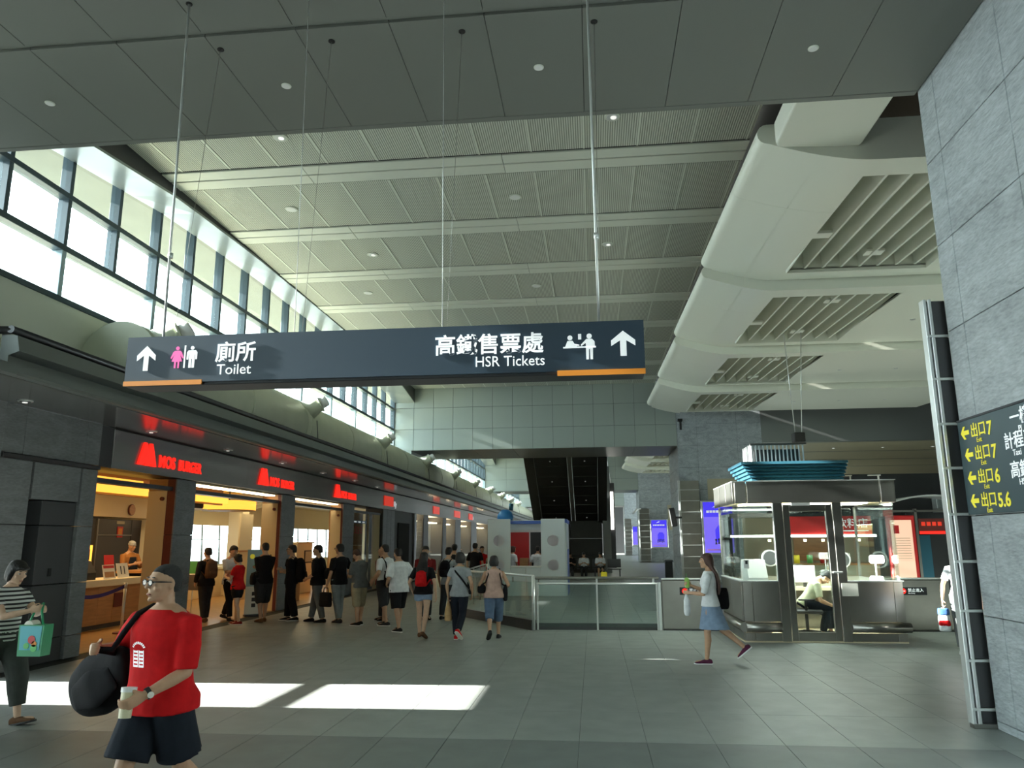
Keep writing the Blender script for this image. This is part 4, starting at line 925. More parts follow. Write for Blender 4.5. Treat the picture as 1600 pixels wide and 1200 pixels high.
# ---------------------------------------------------------------- steel barriers and the staffed booth
def barrier(x0, x1, y, label, px):
    e = empty('steel_barrier', ((x0 + x1) / 2, y, 0), label, 'barrier', 'steel barriers beside the booth')
    box('body', x0, x1, y, y + .14, .02, 1.0, 'steel', e, ch=.02); box('top_cap', x0, x1, y - .01, y + .15, 1.0, 1.03, 'steel_lt', e, ch=.005); box('foot', x0, x1, y + .02, y + .12, 0, .02, 'steel_dk', e)
    box('sign_plate', px, px + .55, y - .012, y, .70, .85, 'sign_dk', e)
    poly('no_entry_disc', circ(px + .10, .775, .055), (0, y - .0125, 0), (1, 0, 0), (0, 0, 1), 'red_lit', e, .002); poly('no_entry_bar', [(px + .065, .765), (px + .135, .765), (px + .135, .785), (px + .065, .785)], (0, y - .0150, 0), (1, 0, 0), (0, 0, 1), 'white_print', e, .002)
    text('lettering', '禁止進入', .075, (px + .19, y - .014, .765), (1, 0, 0), (0, 0, 1), 'white_print', e, .001); text('lettering', 'No Entry', .035, (px + .19, y - .014, .722), (1, 0, 0), (0, 0, 1), 'white_print', e, .001)
barrier(1.36, 2.55, 16.28, 'steel barrier with no-entry plate left of the booth', 1.72); barrier(5.5, 7.0, 16.35, 'steel barrier with no-entry plate right of the booth', 6.0)
BX0, BX1, BY0, BY1 = 2.64, 5.44, 14.55, 16.7
bo = empty('ticket_booth', (4.0, 15.6, 0), 'stainless steel booth with big windows and glass door', 'booth')
box('floor_plate', BX0, BX1, BY0, BY1, .0, .03, 'cream2', bo)
def panel_row(xs, z0, z1, y0, y1): 
    for a, b in zip(xs[:-1], xs[1:]): box('steel_panel', a + .004, b - .004, y0, y1, z0, z1, 'steel', bo, ch=.004)
panel_row([2.66, 2.83, 3.30], .36, 1.05, BY0, BY0 + .06); panel_row([2.66, 2.83, 3.30], .02, .16, BY0, BY0 + .06)
panel_row([4.5, 5.28, 5.44], .36, 1.05, BY0, BY0 + .06); panel_row([4.5, 5.28, 5.44], .02, .16, BY0, BY0 + .06)
def bumper(pts): tube('bumper', pts, .085, 'steel', bo, 14)
bumper([(2.68, BY0 + .0, .26), (3.30, BY0 + .0, .26)]); bumper([(4.5, BY0 + .0, .26), (5.50, BY0 + .0, .26)]); bumper([(BX0 + .02, BY0, .26), (BX0 + .02, BY1 - .1, .26)])
for y0, y1 in ((14.62, 15.6), (15.61, 16.65)):
    box('steel_panel', BX0, BX0 + .06, y0, y1, .36, 1.05, 'steel', bo, ch=.004); box('steel_panel', BX0, BX0 + .06, y0, y1, .02, .16, 'steel', bo, ch=.004); box('steel_panel', BX1 - .06, BX1, y0, y1, .02, 1.05, 'steel', bo, ch=.004)
    box('glass_pane', BX0 + .02, BX0 + .032, y0, y1, 1.07, 2.44, 'glass2', bo); box('glass_pane', BX1 - .03, BX1 - .018, y0, y1, 1.07, 2.44, 'glass2', bo)
box('glass_pane', 2.68, 3.28, BY0 + .03, BY0 + .042, 1.07, 2.44, 'glass2', bo); box('glass_pane', 4.52, 5.42, BY0 + .03, BY0 + .042, 1.07, 2.44, 'glass2', bo); box('glass_pane', BX0 + .1, BX1 - .1, BY1 - .04, BY1 - .028, 1.07, 2.44, 'glass2', bo)
for a, b in ((2.64, 3.30), (4.48, 5.46)): box('ledge', a, b, BY0 - .02, BY0 + .10, 1.045, 1.07, 'steel_lt', bo, ch=.005)
box('ledge', BX0 - .02, BX0 + .10, BY0, BY1, 1.045, 1.07, 'steel_lt', bo, ch=.005); box('back_counter', BX0 + .1, BX1 - .1, 16.1, 16.62, .8, .86, 'cream2', bo); box('back_wall', BX0, BX1, BY1 - .06, BY1, .0, 1.05, 'steel', bo)
for x, w_ in ((3.30, .16), (4.34, .16)): box('door_post', x, x + w_, BY0 - .02, BY0 + .08, 0.02, 2.45, 'steel', bo, ch=.006)
for x in (BX0 + .01, BX1 - .05): box('corner_post', x, x + .04, BY1 - .06, BY1 - .02, 1.05, 2.45, 'steel', bo)
box('bright_edge', 3.285, 3.30, BY0 - .025, BY0 + .02, 1.05, 2.45, 'steel_lt', bo)
dd = box('door_glass', 3.58, 4.22, BY0 + .02, BY0 + .035, .18, 2.3, 'glass2', bo)
for a, b, c, d in ((3.47, 3.58, .03, 2.42), (4.22, 4.33, .03, 2.42)): box('door_stile', a, b, BY0 - .01, BY0 + .06, c, d, 'steel', bo, ch=.006)
for c, d in ((.03, .18), (2.3, 2.42)): box('door_rail', 3.58, 4.22, BY0 - .01, BY0 + .06, c, d, 'steel', bo, ch=.006)
box('door_lever', 4.25, 4.42, BY0 - .06, BY0 - .03, 1.2, 1.23, 'steel_lt', bo, ch=.006); box('door_closer', 3.62, 3.95, BY0 - .05, BY0 - .01, 2.40, 2.45, 'steel_lt', bo); box('notice', 4.38, 4.66, BY0 - .03, BY0 - .022, .80, 1.02, 'paper', bo)
for x0, x1 in ((2.62, 2.83), (2.84, 5.2), (5.21, 5.46)): box('fascia_panel', x0, x1 - .01, BY0 - .04, BY0, 2.45, 2.85, 'steel', bo, ch=.004)
for y0, y1 in ((14.56, 15.25), (15.30, 16.0), (16.05, 16.72)): box('fascia_panel', BX0 - .06, BX0 - .02, y0, y1, 2.45, 2.85, 'steel', bo, ch=.004); box('fascia_panel', BX1 + .0, BX1 + .04, y0, y1, 2.45, 2.85, 'steel', bo, ch=.004)
box('fascia_edge', BX0 - .065, BX1 + .045, BY0 - .045, BY0 - .035, 2.845, 2.86, 'steel_lt', bo); box('fascia_edge', BX0 - .065, BX0 - .05, BY0 - .04, BY1, 2.845, 2.86, 'steel_lt', bo)
box('roof', BX0, BX1, BY0, BY1, 2.48, 2.56, 'cream2', bo); box('ceiling_lamp', 2.9, 5.2, 15.2, 15.8, 2.455, 2.475, 'white_lit', bo)
bl = bpy.data.lights.new('booth_light', 'AREA'); bl.energy = 80; bl.shape = 'RECTANGLE'; bl.size = 2.2; bl.size_y = .8; bl.color = (.92, 1, .93)
bo_l = bpy.data.objects.new('booth_light', bl); C.objects.link(bo_l); bo_l.location = (4.0, 15.6, 2.44); adopt(bo_l, bo)
# roof equipment
lv = empty('louvre_box', (3.9, 15.6, 2.86), 'blue louvred equipment box on the booth roof', 'louvre')
for k in range(6):
    z = 2.9 + .06 * k; g = .03 * k
    o = prism('blade', [(15.0 - g, z), (15.04 - g, z + .055), (16.3, z + .055), (16.3, z)], 3.05 - g * 1.4, 4.75 + g * .4, 0, 'louvre', lv)
vb = empty('vent_cage', (3.75, 15.9, 3.26), 'slatted metal vent cage above the blue louvres', 'vent')
for k in range(14): box('slat', 3.22 + .077 * k, 3.24 + .077 * k, 15.7, 15.74, 3.27, 3.68, 'steel_lt', vb)
for k in range(6): box('slat', 3.2, 3.22, 15.74 + .14 * k, 15.80 + .14 * k, 3.27, 3.68, 'steel_lt', vb)
box('inner_box', 3.35, 4.2, 15.95, 16.5, 3.27, 3.6, 'dark', vb); box('top_rail', 3.2, 4.3, 15.69, 15.75, 3.66, 3.70, 'steel', vb); box('bottom_rail', 3.2, 4.3, 15.69, 15.75, 3.25, 3.28, 'steel', vb)
for k in range(2):
    f_ = empty('roof_bracket', (4.95 + .55 * k, 15.3, 2.86), ['open steel bracket on the booth roof beside the louvres', 'open steel bracket at the right end of the booth roof'][k], 'bracket', 'roof brackets')
    box('upright', 5.28 + .0 * k - .36 + .52 * k, 5.30 - .36 + .52 * k, 15.2, 15.24, 2.56, 3.0, 'steel_lt', f_); box('arm', 4.66 + .6 * k, 4.96 + .53 * k, 15.2, 15.24, 2.98, 3.0, 'steel_lt', f_)
bb = empty('hanging_black_box', (5.32, 20, 4.2), 'small black box hung on two cables above the booth', 'box')
box('box_body', 5.17, 5.45, 19.9, 20.2, 4.22, 4.48, 'rubber', bb, ch=.02); tube('cable', [(5.24, 20.05, 4.48), (5.14, 20.05, 7.5)], .012, 'steel_lt', bb, 6); tube('cable', [(5.40, 20.05, 4.48), (5.62, 20.05, 7.5)], .012, 'steel_lt', bb, 6)
# things in the booth
oc = empty('office_chair', (3.95, 15.35, .03), 'dark office chair with light grey backrest in the booth', 'chair')
for k in range(5):
    a = 2 * pi * k / 5 + .3; tube('leg', [(3.95, 15.35, .12), (3.95 + .3 * cos(a), 15.35 + .3 * sin(a), .09)], .02, 'rubber', oc, 6); disc('castor', (3.95 + .3 * cos(a), 15.35 + .3 * sin(a), .03), .03, .05, 'rubber', oc, 10)
tube('column', [(3.95, 15.35, .1), (3.95, 15.35, .44)], .03, 'dark2', oc, 8); box('seat', 3.7, 4.2, 15.1, 15.6, .44, .52, 'dark2', oc, ch=.03)
box('backrest', 3.66, 3.74, 15.12, 15.58, .62, 1.12, 'white', oc, ch=.03); box('armrest', 3.75, 4.05, 15.06, 15.1, .68, .71, 'rubber', oc, ch=.01); box('armrest_post', 3.86, 3.9, 15.06, 15.1, .5, .68, 'rubber', oc)
mo = empty('monitor', (4.55, 16.2, .86), 'white computer monitor on the booth counter', 'monitor'); box('screen_body', 4.0, 4.4, 16.2, 16.26, .95, 1.28, 'white', mo, ch=.01); box('screen', 4.03, 4.37, 16.195, 16.2, .98, 1.25, 'lamp_off', mo); box('stand', 4.17, 4.23, 16.22, 16.28, .86, .95, 'dark2', mo)
for k, (x, z, lb) in enumerate(((3.62, 1.42, 'round speaking disc in the rear booth window, left of the two'), (5.05, 1.38, 'round speaking disc with dark centre in the right booth window'))):
    e = empty('speaking_disc', (x, 16.64, z), lb, 'speaking disc', 'speaking discs in the booth glass'); disc('ring', (x, 16.58, z), .17, .03, 'steel_lt', e, 24, (0, -1, 0)); disc('mesh', (x, 16.545, z), .14, .012, 'dark2', e, 20, (0, -1, 0))
pr_ = empty('printer', (3.0, 15.4, 1.05), 'pale machine with rounded back inside the left booth window', 'machine'); prism('machine_body', [(14.9, .86), (15.7, .86), (15.7, 1.3), (15.55, 1.42), (15.1, 1.42), (14.9, 1.1)], 2.85, 3.2, 0, 'white', pr_); box('machine_stand', 2.85, 3.2, 14.9, 15.7, .03, .86, 'steel', pr_)
sl = empty('desk_lamp', (5.2, 15.2, 1.07), 'white desk lamp glowing at the right end of the booth', 'lamp'); box('lamp_head', 5.08, 5.34, 15.0, 15.1, 1.35, 1.5, 'white_lit', sl, ch=.03); tube('stem', [(5.2, 15.1, 1.05), (5.2, 15.1, 1.36)], .015, 'white', sl, 8); box('base', 5.1, 5.3, 15.0, 15.2, .86, 1.12, 'white', sl, ch=.02)
sd = empty('booth_desk', (4.95, 15.4, .03), 'steel desk under the right booth window', 'desk'); box('desk_top', 4.5, 5.36, 14.64, 15.6, .82, .86, 'cream2', sd); box('desk_side', 4.5, 4.54, 14.64, 15.6, .03, .82, 'steel', sd)
ph = empty('wall_phone', (2.75, 14.66, 1.2), 'small white intercom on the corner glass of the booth', 'intercom'); box('body', 2.70, 2.80, 14.52, 14.56, 1.28, 1.44, 'white', ph, ch=.01); box('display', 2.73, 2.77, 14.515, 14.52, 1.36, 1.42, 'dark', ph)

# ---------------------------------------------------------------- dark shops behind the booth
sbox('wall_right_dark', 7.6, 20, 27.0, 27.2, 0, 3.95, 'dark')
rs = empty('drinks_shop', (7.3, 25, 0), 'small drinks shop with red sign seen through the booth windows', 'shop')
box('sign_board', 5.7, 8.6, 25.0, 25.15, 1.95, 2.5, 'red', rs, ch=.01); text('lettering', '飲料店', .32, (7.55, 24.995, 2.16), (1, 0, 0), (0, 0, 1), 'white_print', rs, .003); box('sign_line', 7.7, 8.5, 24.99, 25.0, 2.03, 2.06, 'white_print', rs)
box('sign_lamp', 4.3, 8.7, 24.95, 25.05, 1.86, 1.93, 'white_lit', rs); box('counter', 5.2, 8.8, 25.2, 25.9, 0, 1.0, 'tan', rs, ch=.01); box('counter_top', 5.15, 8.85, 25.15, 25.95, 1.0, 1.05, 'wood', rs)
box('back_wall', 5.0, 9.0, 26.6, 26.7, 0, 2.6, 'tan', rs); box('back_picture', 6.6, 8.0, 26.55, 26.6, 1.1, 1.9, 'wood', rs); box('side_wall', 4.25, 4.35, 25.0, 26.7, 0, 2.5, 'dark2', rs); box('roof', 4.3, 9.0, 25.0, 26.7, 2.5, 2.6, 'dark', rs)
for k in range(6): disc('bulb', (5.6 + .55 * k, 25.5, 1.72), .05, .08, 'warm_white', rs, 10)
for k in range(5): tube('jar', [(6.0 + .4 * k, 25.5, 1.05), (6.0 + .4 * k, 25.5, 1.3)], .09, ['orange_print', 'yellow_print', 'green', 'red', 'wood'][k], rs, 12)
lb = empty('menu_light_box', (9.5, 24.9, 0), 'cream lit menu box in a red frame right of the booth', 'light box')
M['cream_lit'] = pm('cream_light_box', (.3, .2, .15), emit=(1, .62, .42), estr=.6)
box('frame', 9.05, 9.85, 24.9, 25.1, .3, 2.5, 'red', lb, ch=.02); box('lit_panel', 9.12, 9.74, 24.885, 24.9, .55, 2.36, 'cream_lit', lb); box('emblem', 9.2, 9.36, 24.88, 24.885, 1.95, 2.2, 'red', lb)
for k in range(9): box('print_line', 9.2, 9.66, 24.88, 24.885, 1.2 + .075 * k, 1.215 + .075 * k, 'tan', lb)
d2 = empty('dark_kiosk', (10.3, 25, 0), 'dark kiosk with red glowing board and curved metal roof', 'kiosk')
box('back', 9.9, 11.2, 25.6, 25.7, 0, 2.6, 'dark', d2); box('post', 9.86, 9.94, 24.9, 25.0, 0, 2.7, 'steel', d2); box('red_board', 10.0, 10.75, 25.0, 25.1, 1.95, 2.4, 'maroon', d2); box('red_glow', 10.0, 10.75, 24.98, 25.0, 1.93, 2.02, 'red_lit', d2); [box('red_mark', 10.08 + .16 * k, 10.19 + .16 * k, 24.99, 25.0, 2.18, 2.30, 'red_dim', d2) for k in range(4)]
box('teal_door', 10.15, 10.5, 25.5, 25.58, 0, 1.9, 'louvre', d2); box('beam', 9.0, 11.2, 24.9, 25.0, 2.6, 2.66, 'steel', d2)
vs = []; fs = []
for k in range(9):
    a = k / 8; x = 9.2 + 2.0 * a; z = 2.72 + .35 * sin(pi * (.15 + .6 * a)); vs += [(x, 24.7, z), (x, 25.7, z), (x, 24.7, z + .05), (x, 25.7, z + .05)]
for k in range(8): a = 4 * k; fs += [(a, a + 4, a + 5, a + 1), (a + 2, a + 3, a + 7, a + 6), (a, a + 2, a + 6, a + 4), (a + 1, a + 5, a + 7, a + 3)]
from_py('curved_roof', vs, fs, 'steel_lt', d2)
gbk = sbox('wall_right_glass_block', 11.3, 11.5, 24.6, 27.0, 0, 3.2, 'alu_dk')
for i in range(6):
    for j in range(8): box('glass_block', 11.27, 11.3, 24.62 + .39 * i, 24.99 + .39 * i, .03 + .39 * j, .4 + .39 * j, 'soffit', gbk, ch=.02)
for k in range(6):
    e = empty('soffit_downlight', (9 + 2.2 * k, 36.5, 5.93), 'tiny downlight in the low tan soffit beyond the booth, number %s from the column' % ['first', 'second', 'third', 'fourth', 'fifth', 'sixth'][k].replace('number ', ''), 'downlight', 'downlights in the tan soffit')
    e['label'] = 'tiny downlight in the tan soffit beyond the booth, %s from the column' % ['first', 'second', 'third', 'fourth', 'fifth', 'sixth'][k]
    disc('rim', (9 + 2.2 * k, 36.5, 5.925), .09, .02, 'steel_lt', e, 12); disc('lamp', (9 + 2.2 * k, 36.5, 5.915), .05, .012, 'lamp_off', e, 10)

# ---------------------------------------------------------------- stands in front of the shop
sn = empty('queue_post', (-9.59, 15.17, 0), 'steel queue post with purple belt before the counter', 'queue post')
disc('base', (-9.59, 15.17, .003), .16, .03, 'maroon', sn, 20); tube('pole', [(-9.59, 15.17, .03), (-9.59, 15.17, .92)], .028, 'steel_lt', sn, 10); tube('head', [(-9.59, 15.17, .9), (-9.59, 15.17, 1.0)], .038, 'steel_lt', sn, 12)
bv = []; 
for k in range(9):
    t = k / 8; x = -9.59 - .35 * t; y = 15.15 - 1.6 * t; z = .93 - .16 * sin(pi * t) ; bv += [(x, y, z - .035), (x, y, z + .035)]
bvv = bv + [(x + .006, y, z) for x, y, z in bv]
bf = [(2 * k, 2 * k + 2, 2 * k + 3, 2 * k + 1) for k in range(8)] + [(18 + 2 * k, 18 + 2 * k + 1, 18 + 2 * k + 3, 18 + 2 * k + 2) for k in range(8)]
from_py('belt', bvv, bf, 'purple', sn)
inf = empty('notice_stand', (-9.95, 18.6, 0), 'thin stand with a green sheet and grey board beside the pier', 'stand')
disc('base', (-9.6, 17.9, .003), .14, .02, 'steel_dk', inf, 16); tube('pole', [(-9.6, 17.9, .02), (-9.6, 17.9, .85)], .012, 'steel_lt', inf, 8); box('grey_board', -9.78, -9.42, 17.86, 17.88, .68, 1.06, 'steel', inf, ch=.01); box('green_sheet', -9.74, -9.5, 17.87, 17.89, 1.07, 1.36, 'green', inf)
bs = empty('banner_stand', (-8.45, 18.8, 0), 'pale blue roll-up banner with yellow flowers beside the queue', 'banner')
M['banner_blue'] = pm('banner_blue', (.30, .46, .50), rough=.6)
Ab, Bb = Vector((-8.62, 18.65, 0)), Vector((-8.28, 18.95, 0))
wallseg('sheet', Ab, Bb, .05, 1.62, .012, 'banner_blue', bs); wallseg('white_lower', Ab, Bb, .06, .72, .018, 'paper', bs); wallseg('foot', Ab, Bb, .0, .05, .16, 'steel_dk', bs)
nb = Vector((Bb - Ab).normalized()); 
for (u, z, m, s_) in ((.12, 1.45, 'yellow_print', .09), (.3, 1.36, 'yellow_print', .07), (.2, 1.2, 'green', .08), (.3, 1.05, 'yellow_print', .06), (.15, .9, 'louvre', .07), (.28, .85, 'red', .06)):
    poly('print', circ(u, z, s_ * .7, 8), Ab + Vector((nb.y, -nb.x, 0)) * .010, nb, (0, 0, 1), m, bs, .003)
for z in (.5, .36, .22): poly('print', [(.16, z), (.26, z), (.26, z + .09), (.16, z + .09)], Ab + Vector((nb.y, -nb.x, 0)) * .012, nb, (0, 0, 1), 'dark', bs, .003)
# ---------------------------------------------------------------- people
def fabric(name, col, bump=.35, rough=.85, noise=.12):
    M[name] = pm(name, col, rough=rough, spec=.2, noise=noise, nscale=14, bump=bump, bscale=9)
for n_, c_ in dict(skin=(.50, .30, .19), skin_lt=(.60, .39, .27), skin_dk=(.36, .20, .12)).items(): M[n_] = pm(n_, c_, rough=.5, spec=.35, noise=.06, nscale=25)
for n_, c_ in dict(f_red=(.56, .008, .010), f_black=(.010, .010, .012), f_char=(.028, .029, .032), f_grey=(.13, .14, .14), f_white=(.72, .74, .76), f_navy=(.012, .016, .024), f_denim=(.10, .15, .23),
                   f_denim_lt=(.22, .30, .42), f_jean_grey=(.20, .22, .23), f_khaki=(.36, .31, .20), f_pink=(.50, .33, .27), f_greytee=(.30, .32, .33), f_olive=(.05, .055, .05), f_dkred=(.18, .015, .015), f_brown=(.12, .06, .03),
                   f_cream=(.62, .64, .46), f_tan=(.50, .32, .15), f_maroon=(.09, .02, .05), f_apron=(.02, .025, .04), f_ochre=(.35, .16, .05), f_greycap=(.32, .34, .35), f_blue=(.05, .12, .3)).items(): fabric(n_, c_)
M['hair'] = pm('black_hair', (.008, .007, .007), rough=.5, spec=.4, bump=.5, bscale=40, stretch=(3, 3, .6)); M['hair_buzz'] = pm('cropped_hair', (.022, .021, .021), rough=.8, bump=.3, bscale=150)
M['hair_brown'] = pm('brown_hair', (.06, .022, .015), rough=.45, bump=.5, bscale=40, stretch=(3, 3, .6))
M['eye_white'] = pm('eye_white', (.6, .6, .58), rough=.2); M['eye_dark'] = pm('eye_dark', (.012, .008, .006), rough=.15); M['lip'] = pm('lip', (.36, .13, .10), rough=.45)
M['stripe_tee'] = stripemat('striped_cotton', (.012, .012, .014), (.62, .64, .62), 7.4, 'Z', .85, 0)

class MB:
    def __init__(s): s.v = []; s.f = []
    def rings(s, R, cap=True):
        n = len(R[0]); b = len(s.v)
        for r in R: s.v += [tuple(p) for p in r]
        for i in range(len(R) - 1):
            for k in range(n): s.f.append((b + i * n + k, b + i * n + (k + 1) % n, b + (i + 1) * n + (k + 1) % n, b + (i + 1) * n + k))
        if cap:
            s.f.append(tuple(b + k for k in range(n))[::-1]); s.f.append(tuple(b + (len(R) - 1) * n + k for k in range(n)))
    def tube(s, pts, rad, n=12):
        pts = [Vector(p) for p in pts]; R = []; N = len(pts); pu = None
        def ring(p, u, v, r): return [p + (u * cos(2 * pi * k / n) + v * sin(2 * pi * k / n)) * r for k in range(n)]
        for i, p in enumerate(pts):
            d = (pts[min(i + 1, N - 1)] - pts[max(i - 1, 0)]).normalized()
            if pu is None: u, v = frame_axes(d)
            else: u = (pu - d * pu.dot(d)).normalized(); v = u.cross(d)
            pu = u; r = rad[i]
            if i == 0:
                for a in (70, 35): R.append(ring(p - d * r * sin(radians(a)), u, v, r * cos(radians(a))))
            R.append(ring(p, u, v, r))
            if i == N - 1:
                for a in (35, 70): R.append(ring(p + d * r * sin(radians(a)), u, v, r * cos(radians(a))))
        s.rings(R)
    def loft(s, pts, rad, n=14):
        pts = [Vector(p) for p in pts]; R = []; N = len(pts); pu = None
        for i, p in enumerate(pts):
            d = (pts[min(i + 1, N - 1)] - pts[max(i - 1, 0)]).normalized()
            if pu is None: u, v = frame_axes(d)
            else: u = (pu - d * pu.dot(d)).normalized(); v = u.cross(d)
            pu = u; R.append(sell(p, u * rad[i], v * rad[i], n))
        s.rings(R)
    def ell(s, c, rx, ry, rz, m=None, n=12, k=8):
        c = Vector(c); R = []
        for i in range(1, k):
            a = -pi / 2 + pi * i / k; ring = []
            for j in range(n):
                q = Vector((rx * cos(a) * cos(2 * pi * j / n), ry * cos(a) * sin(2 * pi * j / n), rz * sin(a)))
                ring.append(c + (m @ q if m else q))
            R.append(ring)
        s.rings(R)
    def xform(s, T): s.v = [tuple(T @ Vector(p)) for p in s.v]
RQ = []
def build(mb, name, mat, parent, vox, smooth=3):
    me = bpy.data.meshes.new(name); me.from_pydata(mb.v, [], mb.f); me.update()
    me.materials.append(M[mat])
    o = bpy.data.objects.new(name, me); C.objects.link(o); adopt(o, parent)
    RQ.append((o, vox, smooth))
    return o
def sell(c, ax, ay, n=16, p=2.0):
    """superellipse ring"""
    out = []
    for k in range(n):
        a = 2 * pi * k / n; ca, sa = cos(a), sin(a)
        out.append(Vector(c) + Vector(ax) * (abs(ca) ** (2 / p) * (1 if ca >= 0 else -1)) + Vector(ay) * (abs(sa) ** (2 / p) * (1 if sa >= 0 else -1)))
    return out
TORSO = [(-.10, .150, .105, -.005), (-.03, .165, .118, -.008), (.04, .158, .112, -.004), (.12, .142, .102, .0), (.20, .142, .100, .002), (.29, .158, .110, .002), (.38, .168, .112, -.004), (.445, .160, .095, -.010), (.485, .110, .075, -.012), (.515, .062, .060, -.008)]
TORSO_F = [(-.10, .152, .110, -.008), (-.03, .168, .122, -.010), (.04, .152, .108, -.004), (.12, .126, .092, .0), (.20, .128, .092, .004), (.29, .143, .112, .012), (.37, .148, .105, .002), (.435, .143, .088, -.008), (.478, .098, .070, -.010), (.51, .052, .055, -.006)]
HEAD = [(-.108, .020, .030, .050), (-.095, .040, .048, .038), (-.070, .056, .068, .024), (-.035, .066, .086, .010), (.0, .072, .094, .002), (.035, .075, .097, -.002), (.070, .070, .088, -.008), (.098, .050, .062, -.012), (.112, .022, .028, -.014)]

def person(name, loc, face, H, label, sex='m', skin='skin', legs=((8, 6, 0), (-8, 6, 0)), lean=0, twist=0, hands=(None, None), curl=(.35, .35), head=(0, 0), top=None, bottom=None, shoes=None, hair=('short', 'hair'), vox=.012, seat=None, cat='person', group=None, glasses=None, build_w=1.0, z0=0.0):
    s = H / 1.70
    th = atan2(-face[0], face[1])
    T = Matrix.Translation((loc[0], loc[1], z0)) @ Matrix.Rotation(th, 4, 'Z') @ Matrix.Scale(s, 4)
    # legs
    J = {}; drops = []
    L1, L2, AN = .43, .40, .075
    for i, (a, b, fp) in enumerate(legs):
        a, b = radians(a), radians(b); drops.append(L1 * cos(a) + L2 * cos(a - b) + AN + max(0, sin(radians(-fp)) * .16 if fp < 0 else sin(radians(fp)) * .0))
    rz = seat if seat else max(drops)
    P = Vector((0, 0, rz + .03))
    for i, (a, b, fp) in enumerate(legs):
        sd = 1 if i == 0 else -1; a, b = radians(a), radians(b)
        hip = Vector((sd * .088, 0, rz)); kn = hip + Vector((sd * .008, sin(a) * L1, -cos(a) * L1)); an = kn + Vector((0, sin(a - b) * L2, -cos(a - b) * L2))
        fa = radians(fp); fd = Vector((sd * .18, cos(fa), sin(fa))).normalized(); fu = Vector((0, -sin(fa), cos(fa)))
        J['leg', i] = (hip, kn, an, fd, fu)
    RL = Matrix.Rotation(radians(-lean), 3, 'X') @ Matrix.Rotation(radians(twist), 3, 'Z')
    U = lambda v: P + RL @ Vector(v)
    f = sex == 'f'; tor = TORSO_F if f else TORSO; shw = (.165 if f else .190) * build_w
    J['sh'] = [U((shw, -.005, .408)), U((-shw, -.005, .408))]
    HR = RL @ Matrix.Rotation(radians(head[0]), 3, 'Z') @ Matrix.Rotation(radians(-head[1]), 3, 'X')
    HC = U((0, .004, .532)) + HR @ Vector((0, .012, .112))
    hp = lambda v: HC + HR @ Vector(v)
    J['arm'] = []
    for i in (0, 1):
        sd = 1 if i == 0 else -1; sh = J['sh'][i]
        w = hands[i]; w = Vector(w) if w is not None else U((sd * .27, .05, -.10))
        A1, A2 = .285, .25; d = w - sh; L = min(d.length, A1 + A2 - .004); dn = d.normalized(); w = sh + dn * L
        x = (A1 * A1 - A2 * A2 + L * L) / (2 * L); h = sqrt(max(0, A1 * A1 - x * x))
        pole = Vector((sd * .5, -.8, -.35)); pole = (pole - dn * pole.dot(dn)).normalized()
        J['arm'].append((sh, sh + dn * x + pole * h, w))
    k_ = .9 if f else 1.0
    def torso(mb, infl=0.0, s0=-.2, s1=.6, n=20):
        R = []
        for (z, rx, ry, yo) in tor:
            if z < s0 or z > s1: continue
            R.append(sell(U((0, yo, z)), RL @ Vector((rx * build_w + infl, 0, 0)), RL @ Vector((0, ry * (build_w * .6 + .4) + infl, 0)), n, 2.3))
        mb.rings(R)
    # body
    mb = MB(); torso(mb)
    mb.tube([U((0, -.008, .47)), U((0, -.002, .53)), hp((0, -.012, -.05))], [.060 * k_, .054 * k_, .054 * k_])
    mb.rings([[hp((rx * cos(2 * pi * k / 18), yo + ry * sin(2 * pi * k / 18), z)) for k in range(18)] for (z, rx, ry, yo) in HEAD])
    mb.tube([hp((0, .092, .028)), hp((0, .106, .0)), hp((0, .114, -.016))], [.010, .012, .015], 8)
    mb.ell(hp((0, .088, -.058)), .026, .016, .008); mb.ell(hp((0, .086, -.068)), .022, .016, .008); mb.ell(hp((0, .082, -.095)), .022, .018, .014)
    for sd in (1, -1):
        mb.ell(hp((sd * .074, -.008, -.005)), .010, .020, .032, HR); mb.ell(hp((sd * .034, .084, .038)), .024, .014, .008); mb.ell(hp((sd * .045, .068, -.02)), .022, .022, .02)
    for i in (0, 1):
        sd = 1 if i == 0 else -1; sh, el, w = J['arm'][i]
        mb.tube([U((sd * .10, -.005, .425)), sh, sh.lerp(el, .5), el], [.046 * k_, .054 * k_, .047 * k_, .039 * k_])
        mb.tube([el, el.lerp(w, .35), w], [.039 * k_, .040 * k_, .027 * k_])
        d = (w - el).normalized(); nrm = Vector((-sd, 0, 0)); nrm = (nrm - d * nrm.dot(d))
        if nrm.length < .2: nrm = Vector((0, 0, -1)) - d * (-d.z)
        nrm.normalize(); t = (d.cross(nrm)) * (1 if i == 0 else -1)
        if t.y < -.3 and abs(t.z) < .8: t = -t
        mb.rings([sell(w + d * q, t * wd, nrm * hh, 12, 2.4) for q, wd, hh in ((-.01, .024, .019), (.03, .034, .016), (.065, .039, .015), (.095, .038, .013), (.105, .030, .009))])
        cu = curl[i]
        for q, ln in zip((.029, .010, -.010, -.028), (.92, 1.0, .95, .75)):
            p = w + d * .092 + t * q; pts = [p]; an_ = 0
            for sg, da in zip((.036, .026, .020), (25, 50, 45)):
                an_ += radians(da * cu * 1.6); p = p + (d * cos(an_) + nrm * sin(an_)) * sg * ln; pts.append(p)
            mb.tube(pts, [.0095, .0092, .0085, .0075], 8)
        b0 = w + d * .025 + t * .028; td = (d * .65 + t * .65 + nrm * (.2 + .5 * cu)).normalized(); b1 = b0 + td * .045; td2 = (d * .9 + t * .1 + nrm * (.2 + .6 * cu)).normalized()
